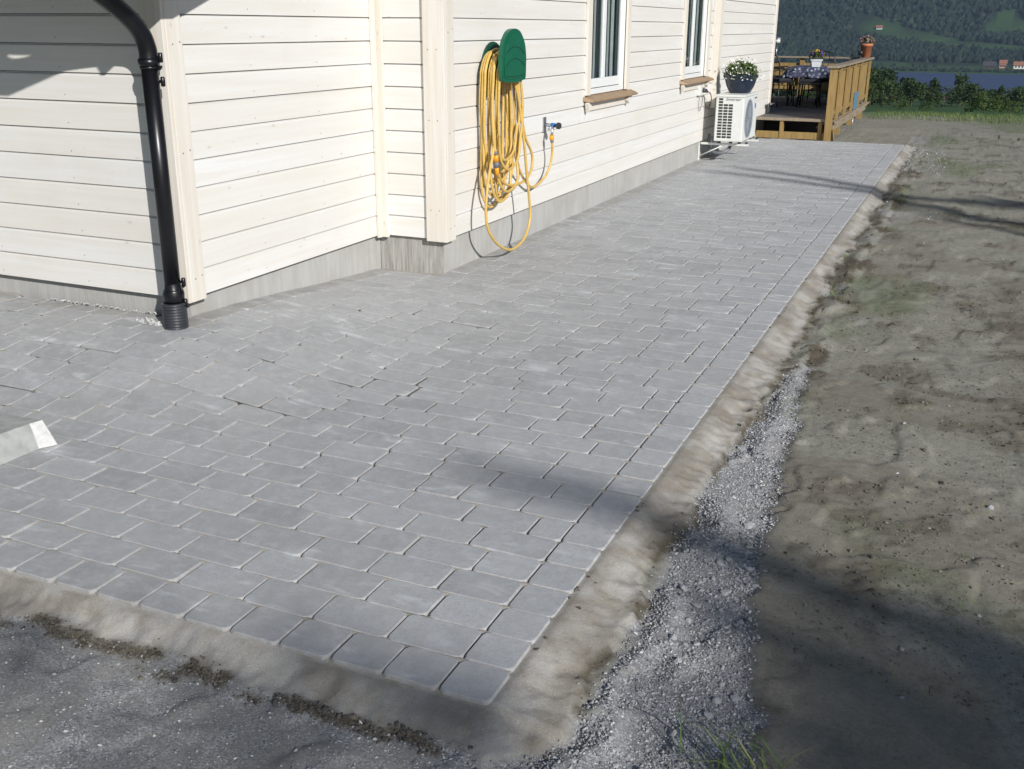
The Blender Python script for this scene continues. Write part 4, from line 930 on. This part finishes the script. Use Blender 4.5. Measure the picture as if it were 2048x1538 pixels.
def chair(x, y, rz, label):
    t = thing('garden_chair', label, 'chair', (x, y, DZ), rz, 'dark metal chairs round the deck table')
    def part(q, n, m_): o = q.build(n, m_); o.parent = t; return o
    q = MB(); q.box((-.21, -.21, .385), (.21, .21, .41), bev=.008); part(q, 'seat', M['metalch'])
    q = MB(); q.box((-.20, -.20, .411), (.20, .20, .455), bev=.018); part(q, 'cushion', M['cushion'])
    for sx in (-1, 1):
        q = MB(); q.tube([(sx*.20, .20, .39), (sx*.22, .23, 0)], .011, 8); part(q, 'leg', M['metalch'])
        q = MB(); q.tube([(sx*.20, -.20, .39), (sx*.22, -.24, 0)], .011, 8); part(q, 'leg', M['metalch'])
        q = MB(); q.tube(spline([(sx*.21, -.22, .58), (sx*.235, -.05, .60), (sx*.24, .14, .59), (sx*.22, .20, .40)], 4), .010, 8); part(q, 'armrest', M['metalch'])
    q = MB(); q.tube(spline([(-.20, -.20, .39), (-.21, -.24, .62), (-.17, -.27, .80), (0, -.285, .86), (.17, -.27, .80), (.21, -.24, .62), (.20, -.20, .39)], 5), .011, 8)
    for u in (-.1, 0, .1): q.tube([(u, -.21, .40), (u, -.275, .84-abs(u)*.4)], .007, 6)
    q.tube(spline([(-.205, -.235, .6), (0, -.255, .56), (.205, -.235, .6)], 4), .008, 6); q.tube(spline([(-.2, -.255, .72), (0, -.275, .70), (.2, -.255, .72)], 4), .008, 6)
    part(q, 'backrest', M['metalch']); return t
chair(-2.46, 17.45, R(-90), 'dark metal chair on the house side of the deck table')
chair(-2.33, 16.55, R(-25), 'dark metal chair with arched back nearest the house corner')
chair(-1.49, 17.15, R(92), 'dark metal chair between the deck table and the side railing')
chair(-1.85, 18.15, R(178), 'dark metal chair at the far end of the deck table')
stl = thing('garden_stool', 'low dark cushioned stool at the near end of the deck table', 'stool', (-1.78, 16.62, DZ))
q = MB(); q.box((-1.96, 16.45, DZ+.36), (-1.60, 16.80, DZ+.40), bev=.01); P_(q, 'seat', M['metalch'], stl)
q = MB(); q.box((-1.95, 16.46, DZ+.401), (-1.61, 16.79, DZ+.45), bev=.02); P_(q, 'cushion', M['cushion'], stl)
for sx in (-1, 1):
    for sy in (-1, 1): q = MB(); q.tube([(-1.78+sx*.14, 16.62+sy*.14, DZ+.36), (-1.78+sx*.17, 16.62+sy*.17, DZ)], .014, 8); P_(q, 'leg', M['metalch'], stl)
# pots
def small_pot(name, label, c, r0, r1, h, mat, fol, fr, flowers, seed, square=False, fh=1.0):
    t = thing(name, label, 'flower pot', c); n = 4 if square else 24
    q = MB(); q.lathe([(0, 0), (r0, 0), (r1*.95, h*.80), (r1*1.07, h*.80), (r1*1.10, h), (r1*.95, h), (r1*.9, h*.88), (0, h*.88)], c, n, not square)
    if square: bmesh.ops.rotate(q.bm, verts=q.bm.verts, cent=c, matrix=Matrix.Rotation(R(45), 3, 'Z'))
    P_(q, 'pot', mat, t)
    leafball('foliage', (c[0], c[1], c[2]+h+fr*.3), (fr, fr, fr*.8*fh), 500, .018, fol, t, seed, -.3)
    r_ = random.Random(seed)
    for m_, n_ in flowers:
        ps = []
        for i in range(n_):
            a = r_.uniform(0, 6.283); e_ = r_.uniform(.05, 1.5); rr_ = fr*r_.uniform(.85, 1.15); ps.append((c[0]+rr_*math.cos(e_)*math.cos(a), c[1]+rr_*math.cos(e_)*math.sin(a), c[2]+h+fr*.25+rr_*.8*fh*math.sin(e_)))
        petal_cluster('flowers', ps, .022, M[m_], t, seed+n_)
    return t
small_pot('flower_pot', 'square white pot of yellow and violet pansies on the deck table', (-1.76, 17.0, TZ+.003), .085, .115, .125, M['potw'], M['leaf2'], .13, [('purple', 26), ('yellow', 34)], 8, True)
small_pot('flower_pot', 'terracotta pot of pale pink flowers on the corner of the deck railing', (DX-.03, 18.85, 1.0245), .085, .105, .24, M['terra'], M['leaf2'], .125, [('pinkish', 90)], 9, False, .9)
small_pot('flower_pot', 'small pot of magenta flowers on the far deck railing by the house', (-3.02, 19.02, 1.0225), .06, .075, .09, M['terra'], M['leaf2'], .09, [('magenta', 40)], 10)
ln = thing('candle_lantern', 'small black candle holder on the deck railing beside the terracotta pot', 'lantern', (DX-.12, 18.6, 1.022))
q = MB(); c0 = (DX-.07, 18.35, 1.0245); q.lathe([(.045, 0), (.05, .01), (.012, .02), (.012, .05), (.042, .06), (.045, .12), (.04, .12), (.036, .065), (0, .06)], c0, 16); P_(q, 'stand', M['metalch'], ln)
q = MB(); q.tube(spline([(c0[0]-.04, c0[1], c0[2]+.11), (c0[0]-.045, c0[1], c0[2]+.2), (c0[0]+.0, c0[1], c0[2]+.25), (c0[0]+.045, c0[1], c0[2]+.2), (c0[0]+.04, c0[1], c0[2]+.11)], 5), .005, 6); P_(q, 'handle', M['metalch'], ln)
lm = thing('garden_lamp', 'pale mushroom-shaped garden lamp on a thin stem on the far deck railing', 'lamp', (-2.80, 18.98, 1.0225))
q = MB(); q.lathe([(.035, 0), (.035, .006), (.009, .01), (.008, .22), (.02, .23)], (-2.80, 18.98, 1.0225), 14); P_(q, 'stem', M['steel'], lm)
q = MB(); q.lathe([(.02, .23), (.055, .245), (.055, .31), (.02, .31)], (-2.80, 18.98, 1.0225), 16); P_(q, 'lens', M['acw'], lm)
q = MB(); q.lathe([(.075, .31), (.07, .325), (.03, .345), (0, .35)], (-2.80, 18.98, 1.0225), 18); P_(q, 'cap', M['steel'], lm)
q = MB(); q.box((DX+.088, 16.55, DZ-.03), (DX+.098, 17.15, DZ+.25), bev=.003); M['bluesheet'] = simple('pale_blue_board', (.10, .20, .27), .6, .1)
tag(q.build('blue_board', M['bluesheet']), 'pale blue board leaning on the outside of the deck railing', 'board')
q = MB(); q.tube([(DX+.13, 16.3, -.1), (DX+.135, 16.3, .19)], .006, 8); tag(q.build('marking_pole', M['steel']), 'thin pale pole standing in the soil beside the deck', 'pole')
q = MB(); q.lathe([(.11, 0), (.13, .01), (.16, .07), (.155, .07), (.125, .015), (0, .012)], (-2.42, 16.2, DZ), 20); tag(q.build('metal_bowl', M['steel']), 'shallow steel bowl on the deck floor near the house corner', 'bowl')

# ------------------------------------------------------------------ trees
def crown_mesh(n, seed, ls=.05, shape='round', mat='leaf'):
    """unit-height crown made of leaf clumps"""
    r_ = np.random.RandomState(seed); K = 26
    if shape == 'round': cz = r_.uniform(.30, .92, K); wmax = .34*np.sin(np.clip((cz-.08)/.9, 0, 1)*np.pi)**.6
    elif shape == 'cone': cz = r_.uniform(.14, .97, K)**1.1; wmax = .24*(1.03-cz)
    else: cz = r_.uniform(.15, .8, K); wmax = .62*np.sqrt(np.clip(1-((cz-.25)/.65)**2, .02, 1))
    a = r_.uniform(0, 6.283, K); rr_ = wmax*r_.uniform(.4, 1, K); cc = np.stack([rr_*np.cos(a), rr_*np.sin(a), cz], -1)
    cr = r_.uniform(.09, .17, K)*(1 if shape != 'cone' else .7); w_ = r_.randint(0, K, n)
    d = r_.normal(size=(n, 3)); d /= np.linalg.norm(d, axis=1)[:, None]; p = cc[w_]+d*(cr[w_]*r_.uniform(.5, 1.05, n))[:, None]*np.array([1.1, 1.1, .8])
    p[:, 2] = np.maximum(p[:, 2], .03)
    u = r_.normal(size=(n, 3)); u /= np.linalg.norm(u, axis=1)[:, None]; v = np.cross(u, r_.normal(size=(n, 3))); v /= np.linalg.norm(v, axis=1)[:, None]
    L = ls*r_.uniform(.6, 1.3, (n, 1)); Vv = np.stack([p-u*L, p+v*L*.6, p+u*L, p-v*L*.6], 1).reshape(-1, 3)
    tone = np.clip(r_.uniform(0, 1, n)*.5+r_.uniform(0, 1, K)[w_]*.5, 0, 1)
    return Vv, np.arange(4*n).reshape(-1, 4), np.repeat(tone, 4)
def make_tree(name, cat, seed, shape, n, ls, mat, trunk_r=.02):
    t = thing(name, 'x', cat); Vv, Ff, tn_ = crown_mesh(n, seed, ls, shape)
    o = np_mesh('crown', Vv, Ff, M[mat], t, {'tone': tn_})
    q = MB(); r_ = random.Random(seed); top = .85 if shape != 'bush' else .45
    q.tube([(0, 0, -.08), (.006, 0, .2), (-.006, .008, .5), (0, 0, top)], [trunk_r*1.3, trunk_r, trunk_r*.7, trunk_r*.15], 7)
    for i in range(7):
        z = r_.uniform(.15, top*.8); a = r_.uniform(0, 6.283); L = .18*(1.1-z)*(2 if shape == 'bush' else 1); q.tube([(0, 0, z), (L*.6*math.cos(a), L*.6*math.sin(a), z+.06), (L*math.cos(a), L*math.sin(a), z+.14)], [trunk_r*.5, trunk_r*.3, trunk_r*.1], 5)
    o2 = q.build('trunk', M['bark'], t); return t
def tscale(x, y): return float(terrain(np.array([[x]]), np.array([[y]]))[0, 0])
protos = [make_tree('leafy_tree', 'tree', 3, 'round', 900, .042, 'leaf'), make_tree('leafy_tree', 'tree', 9, 'round', 900, .042, 'leaf'), make_tree('leafy_tree', 'tree', 15, 'bush', 900, .045, 'leaf'), make_tree('conifer', 'tree', 21, 'cone', 800, .035, 'leaf')]
kinds = ['round-crowned leafy tree in the tree belt below the garden', 'dense leafy tree in the tree belt below the garden', 'low spreading tree in the tree belt below the garden', 'dark narrow conifer in the tree belt below the garden']
used = [False]*4
def put(kind, x, y, h, wd=1.0, label=None, group='trees in the belt between the garden and the lake', z=None):
    p = protos[kind]
    if used[kind]: t = copy_tree(p)
    else: t = p; used[kind] = True
    t.location = (x, y, tscale(x, y) if z is None else z); t.scale = (h*wd, h*wd, h); t.rotation_euler = (0, 0, rng.uniform(0, 6.28))
    t['label'] = label or kinds[kind]; t['group'] = group; return t
def px_dir(px): return {1745: -.095}.get(px, 0)
r4 = random.Random(12)
def dirx(px):   # horizontal bearing (x/y) of points seen over the deck rail
    return (px-1985)/2055*1.19
row = []
for i in range(84):
    u = -.36+i*.0060+r4.uniform(-.003, .003); y = r4.uniform(112, 178); x = .88+u*(y+1.9); zb = tscale(x, y)
    top = -.034 if u < -.075 else (-.0435 if u < -.03 else -.047)
    top += r4.uniform(-.004, .0035); h = 1.54+top*(y+1.9)-zb; h = max(2.4, h)
    row.append(put(r4.choice([0, 0, 1, 1, 2, 2]) if i % 9 else 3, x, y, h, r4.uniform(1.0, 1.4)))
for u, y, top, kd in ((-.100, 88, -.036, 1), (-.112, 84, -.035, 0), (-.090, 92, -.039, 1), (-.080, 95, -.0405, 2), (-.125, 86, -.034, 1), (-.138, 90, -.035, 0), (-.155, 84, -.036, 1)):
    x = .88+u*(y+1.9); put(kd, x, y, 1.54+top*(y+1.9)-tscale(x, y), 1.15, 'bushy tree standing nearer just behind the deck railing', 'nearer trees behind the deck')
def bearing(t): return (t.location.x-.88)/(t.location.y+1.9)
def ordn(i): return f"{i}{'th' if 10 <= i % 100 <= 20 else {1: 'st', 2: 'nd', 3: 'rd'}.get(i % 10, 'th')}"
kn = ['round-crowned leafy tree', 'dense leafy tree', 'low spreading tree', 'dark narrow conifer']
near_t = [o for o in C.objects if o.get('group') == 'nearer trees behind the deck']
for grp, where in ((row, 'of the belt below the garden'), (near_t, 'of the nearer trees behind the deck')):
    for i, t in enumerate(sorted(grp, key=bearing)):
        kind_ = kn[3] if t.name.startswith('conifer') else 'bushy leafy tree'
        t['label'] = f"{kind_}, {ordn(i+1)} from the left {where}"
x = .88-.0165*190; put(1, x, 188, 1.54-.036*190-tscale(x, 188), .9, 'single taller tree standing up in front of the lake', 'tall tree by the lake')
bsh = make_tree('bush', 'bush', 33, 'bush', 1500, .035, 'leaf2', .015)
bsh.location = (.88+.004*47, 45, tscale(1.1, 45)); bsh.scale = (1.35, 1.35, .95); bsh['label'] = 'wide low green bush alone in the field beyond the soil'
for (u, y, s1, lb) in ((-.062, 45, .55, 'small bush left of the wide one in the field'), (-.042, 46, .5, 'middle small bush in the field between two larger ones'), (.025, 46, .7, 'bush touching the right side of the wide low bush'), (-.10, 40, .7, 'small bush at the field edge close to the deck railing')):
    b_ = copy_tree(bsh); b_.location = (.88+u*(y+1.9), y, tscale(.88+u*y, y)); b_.scale = (s1, s1, s1*.9); b_.rotation_euler = (0, 0, u*90); b_['label'] = lb
# far forest on the hill: one mass
r5 = np.random.RandomState(5); bx, by = [], []
for (ya, yb_, n_, hw_) in ((995, 1200, 9000, .42), (1200, 1550, 11000, .42), (1550, 2300, 8000, .42)):
    yy = r5.uniform(ya, yb_, n_); xx = .9+yy*r5.uniform(-.36, .22, n_); bx.append(xx); by.append(yy)
# shore and hedge trees in front of the fields
yy = r5.uniform(864, 885, 900); bx.append(yy*r5.uniform(-.36, .22, 900)); by.append(yy)
yy = r5.uniform(905, 975, 900); bx.append(yy*r5.uniform(-.36, -.012, 900)); by.append(yy)
bx, by = np.concatenate(bx), np.concatenate(by)
cl2_ = np.exp(-((by-np.interp(bx, [-300, -112, -12, 60, 300], [1240, 1182, 1118, 1085, 1060]))/26)**4)*((bx > -135) & (bx < 80)); keep = (cl2_ < .25) & ~((fbm(bx/90, by/60, 3, 41) > .74) & (by > 990) & (by < 1500))
keep &= ~((by > 900) & (by < 980) & (fbm(bx/50, by/22, 3, 44) < .5)) & ~((by > 985) & (by < 1010) & (bx > -60))
bx, by = bx[keep], by[keep]; nT = len(bx); bz = terrain(bx, by)
hgt = r5.uniform(4, 9, nT)*np.where(by < 990, .42, 1)*np.where(by > 1550, 1.3, 1); wdt = hgt*r5.uniform(.28, .48, nT)
lv = [(0, .25), (.12, .9), (.45, 1), (.75, .6), (1, .04)]; m7 = 6; ringV = []
for lz, lr in lv:
    aa = np.arange(m7)*6.283/m7; jr = r5.uniform(.6, 1.3, (nT, m7)); ringV.append(np.stack([bx[:, None]+np.cos(aa)*wdt[:, None]*lr*jr, by[:, None]+np.sin(aa)*wdt[:, None]*lr*jr, bz[:, None]-1+hgt[:, None]*(lz+r5.uniform(-.06, .06, (nT, m7)))+0*jr], -1))
VV = np.stack(ringV, 1).reshape(-1, 3); ff = []
for l_ in range(len(lv)-1):
    for k_ in range(m7): ff.append((l_*m7+k_, l_*m7+(k_+1) % m7, (l_+1)*m7+(k_+1) % m7, (l_+1)*m7+k_))
ff = (np.array(ff)[None]+np.arange(nT)[:, None, None]*(m7*len(lv))).reshape(-1, 4)
tone_t = np.clip(r5.uniform(0, 1, nT)*.5+fbm(bx/60, by/60, 3, 46)*.7-.1, 0, 1)
tag(np_mesh('hill_forest', VV, ff, M['far_leaf'], None, {'tone': np.repeat(tone_t, m7*len(lv))}), 'dense dark forest covering the hill across the lake', kind='stuff')
# far houses
def farhouse(x, y, w_, d_, h_, wall, roof, label, cat='house', z=None):
    t = thing('farm_building', label, cat, (x, y, (tscale(x, y) if z is None else z)))
    q = MB(); q.box((-w_/2, -d_/2, -2), (w_/2, d_/2, h_)); q.prism([(-d_/2, h_), (d_/2, h_), (0, h_+d_*.42)], 0, -w_/2+.1, w_/2-.1); o = q.build('wall', M[wall], t)
    q = MB(); q.prism([(-d_/2-.5, h_-.2), (-d_/2-.5, h_+.15), (0, h_+d_*.42+.45), (d_/2+.5, h_+.15), (d_/2+.5, h_-.2), (0, h_+d_*.42+.1)], 0, -w_/2-.5, w_/2+.5); rf = q.build('roof', M[roof], t)
    q = MB(); q.box((-.4, -.4, h_+d_*.3), (.4, .4, h_+d_*.42+1.3)); c_2 = q.build('chimney', M['fardark'], rf)
    for u in (-.3, 0, .3):
        q = MB(); q.box((w_*u-.6, -d_/2-.06, h_*.35), (w_*u+.6, -d_/2+.02, h_*.35+1.3)); q.build('window', M['fardark'], t)
    return t
Yf = 950
farhouse(.88+.026*Yf, Yf, 8, 6, 2.7, 'farwhite', 'redroof', 'white farmhouse with orange roof on the far shore at the right edge')
farhouse(.88+.0135*Yf, Yf+6, 5, 6, 3.6, 'farpink', 'redroof', 'faded red farmhouse between the dark barn and the white farmhouse')
farhouse(.88+.003*Yf, Yf+4, 9, 7, 2.0, 'fardark', 'roofing', 'dark low barn beside the faded red farmhouse on the far shore', 'barn')
xh = -.0895*1186+.88; farhouse(xh, 1184, 5.5, 4, 1.6, 'farwhite', 'redroof', 'tiny white house with orange roof in the clearing on the hillside')
xh = -.113*1250+.88; farhouse(xh, 1250, 5, 4, 1.4, 'farpink', 'redroof', 'tiny pinkish house among the trees higher on the hillside')

# ------------------------------------------------------------------ shade trees behind the camera
def shade_tree(name, label, base, trunk, branches, clumps, n, ls, seed, lean=(0, 0)):
    t = thing(name, label, 'tree', base); r_ = random.Random(seed)
    q = MB(); q.tube(spline(trunk, 4), [max(.02, .11*(1-.8*i/(4*(len(trunk)-1)))) for i in range(4*(len(trunk)-1)+1)], 10)
    for b_, r0 in branches: q.tube(spline(b_, 4), [max(.008, r0*(1-.75*i/(4*(len(b_)-1)))) for i in range(4*(len(b_)-1)+1)], 8)
    P_(q, 'trunk', M['bark'], t)
    if n:
        rs = np.random.RandomState(seed); cc = np.array([c[:3] for c in clumps]); cr = np.array([c[3] for c in clumps]); ww_ = cr**2*np.array([c[4] for c in clumps]); n = int(2300*ww_.sum()); w_ = rs.choice(len(clumps), n, p=ww_/ww_.sum())
        d = rs.normal(size=(n, 3)); d /= np.linalg.norm(d, axis=1)[:, None]; p = cc[w_]+d*(cr[w_]*rs.uniform(0, 1, n)**.5)[:, None]
        u = rs.normal(size=(n, 3)); u /= np.linalg.norm(u, axis=1)[:, None]; v = np.cross(u, rs.normal(size=(n, 3))); v /= np.linalg.norm(v, axis=1)[:, None]
        L = ls*rs.uniform(.6, 1.3, (n, 1)); Vv = np.stack([p-u*L, p+v*L*.6, p+u*L, p-v*L*.6], 1).reshape(-1, 3)
        o = np_mesh('crown', Vv, np.arange(4*n).reshape(-1, 4), M['leaf2'], None, {'tone': np.repeat(rs.uniform(0, 1, n), 4)}); o.parent = t; o.matrix_parent_inverse = Matrix.Translation(-Vector(base))
    return t
hd = Vector((math.cos(AZ), -math.sin(AZ), math.tan(EL)))      # towards the sun per metre on the ground
def up(x, y, d): v = Vector((x, y, 0))+hd*d; return (v.x, v.y, v.z)
# crown shading the soil at the lower right and the band across the paving
b0 = up(1.6, -.8, 20)
base = (b0[0]+.4, b0[1]-.2, -.05)
cl3 = []
r6 = random.Random(4)
for (x, y, r, w_) in ((.95, .84, .10, 1), (1.1, .78, .13, 1), (1.28, .70, .15, 1), (1.5, .58, .18, 1), (1.7, .45, .2, 1), (2.0, .3, .25, 1), (2.3, .1, .3, 1), (.75, .92, .09, .8), (.58, .98, .09, .8), (.42, 1.03, .08, .7),
                      (1.3, .05, .42, .22), (1.05, .40, .26, .26), (.85, .12, .20, .18), (1.65, -.1, .5, .28), (1.3, -.6, .5, .2), (2.1, -.5, .7, .3), (.78, .50, .16, .3), (.48, .66, .12, .35),
                      (-.55, -.01, .11, .4), (-.32, -.02, .12, .45), (-.08, -.06, .13, .45), (.12, -.12, .13, .5), (-.7, -.6, .4, .06), (-.1, -.55, .35, .16), (.4, -.6, .3, .12)):
    q3 = up(x, y, 20+r6.uniform(-.8, .8)); cl3.append((*q3, r, w_))
br = [([up(1.5, .45, 20), up(.9, .86, 20), up(.35, 1.06, 20), up(-.05, 1.17, 20), up(-.45, 1.20, 20), up(-.75, 1.24, 20)], .12),
      ([up(2.0, -.3, 20), up(1.3, .2, 20), up(.6, .5, 20)], .05), ([up(1.8, -.6, 20), up(.5, -.3, 20), up(-.7, -.05, 20)], .05)]
shade_tree('shade_tree', 'broad leafy tree beside the plot whose branches throw shade on the paving', base, [base, (base[0], base[1], 2.5), (b0[0]+.2, b0[1]-.1, 5), b0, (b0[0], b0[1]+.1, b0[2]+.8)], br, cl3, 3300, .085, 17)
# bare stems whose shadows cross the paving at the far end
p1, p2 = up(1.38, 8.95, 11), up(-1.65, 10.35, 15.5)
bs = (up(1.45, 8.3, 20.0)[0]+1.2, up(1.45, 8.3, 20.0)[1]-1.0, -.05)
st_ = [([bs, (bs[0]-.3, bs[1]+.2, 2.5), up(2.6, 8.2, 19.6), up(1.36, 8.92, 19.8), up(.10, 9.18, 20.3), up(-.75, 9.80, 20.8), up(-1.65, 10.25, 21.2)], .21),
       ([up(2.8, 7.3, 19.6), up(1.35, 7.95, 19.6), up(.7, 8.55, 19.9), up(-.12, 9.02, 20.2), up(-1.33, 9.62, 20.9), up(-1.9, 9.75, 21.2)], .16),
       ([up(2.8, 6.9, 19.6), up(1.5, 7.4, 19.6), up(.8, 8.0, 19.9), (up(.3, 8.7, 20.0))], .10)]
shade_tree('bare_tree', 'thin bare tree beside the plot whose stems throw shadow bands on the far paving', bs, [bs, (bs[0], bs[1], 2.2), up(2.8, 7.7, 19.6)], st_, [], 0, .05, 19)
hz = MB(); hz.box((-2750, -1450, -62), (2750, 3560, 345)); hzo = hz.build('haze', [])
hm = bpy.data.materials.new('haze'); hm.use_nodes = True; hn = hm.node_tree; hn.nodes.remove(hn.nodes['Principled BSDF'])
pvv = hn.nodes.new('ShaderNodeVolumePrincipled'); pvv.inputs['Color'].default_value = (.50, .66, .92, 1); pvv.inputs['Density'].default_value = .00021; pvv.inputs['Anisotropy'].default_value = .2
hn.links.new(pvv.outputs[0], hn.nodes['Material Output'].inputs['Volume']); hzo.data.materials.append(hm); tag(hzo, 'thin bluish air between the garden and the far hill', kind='stuff')
print('objects', len(bpy.data.objects), 'polys', sum(len(m_.polygons) for m_ in bpy.data.meshes))
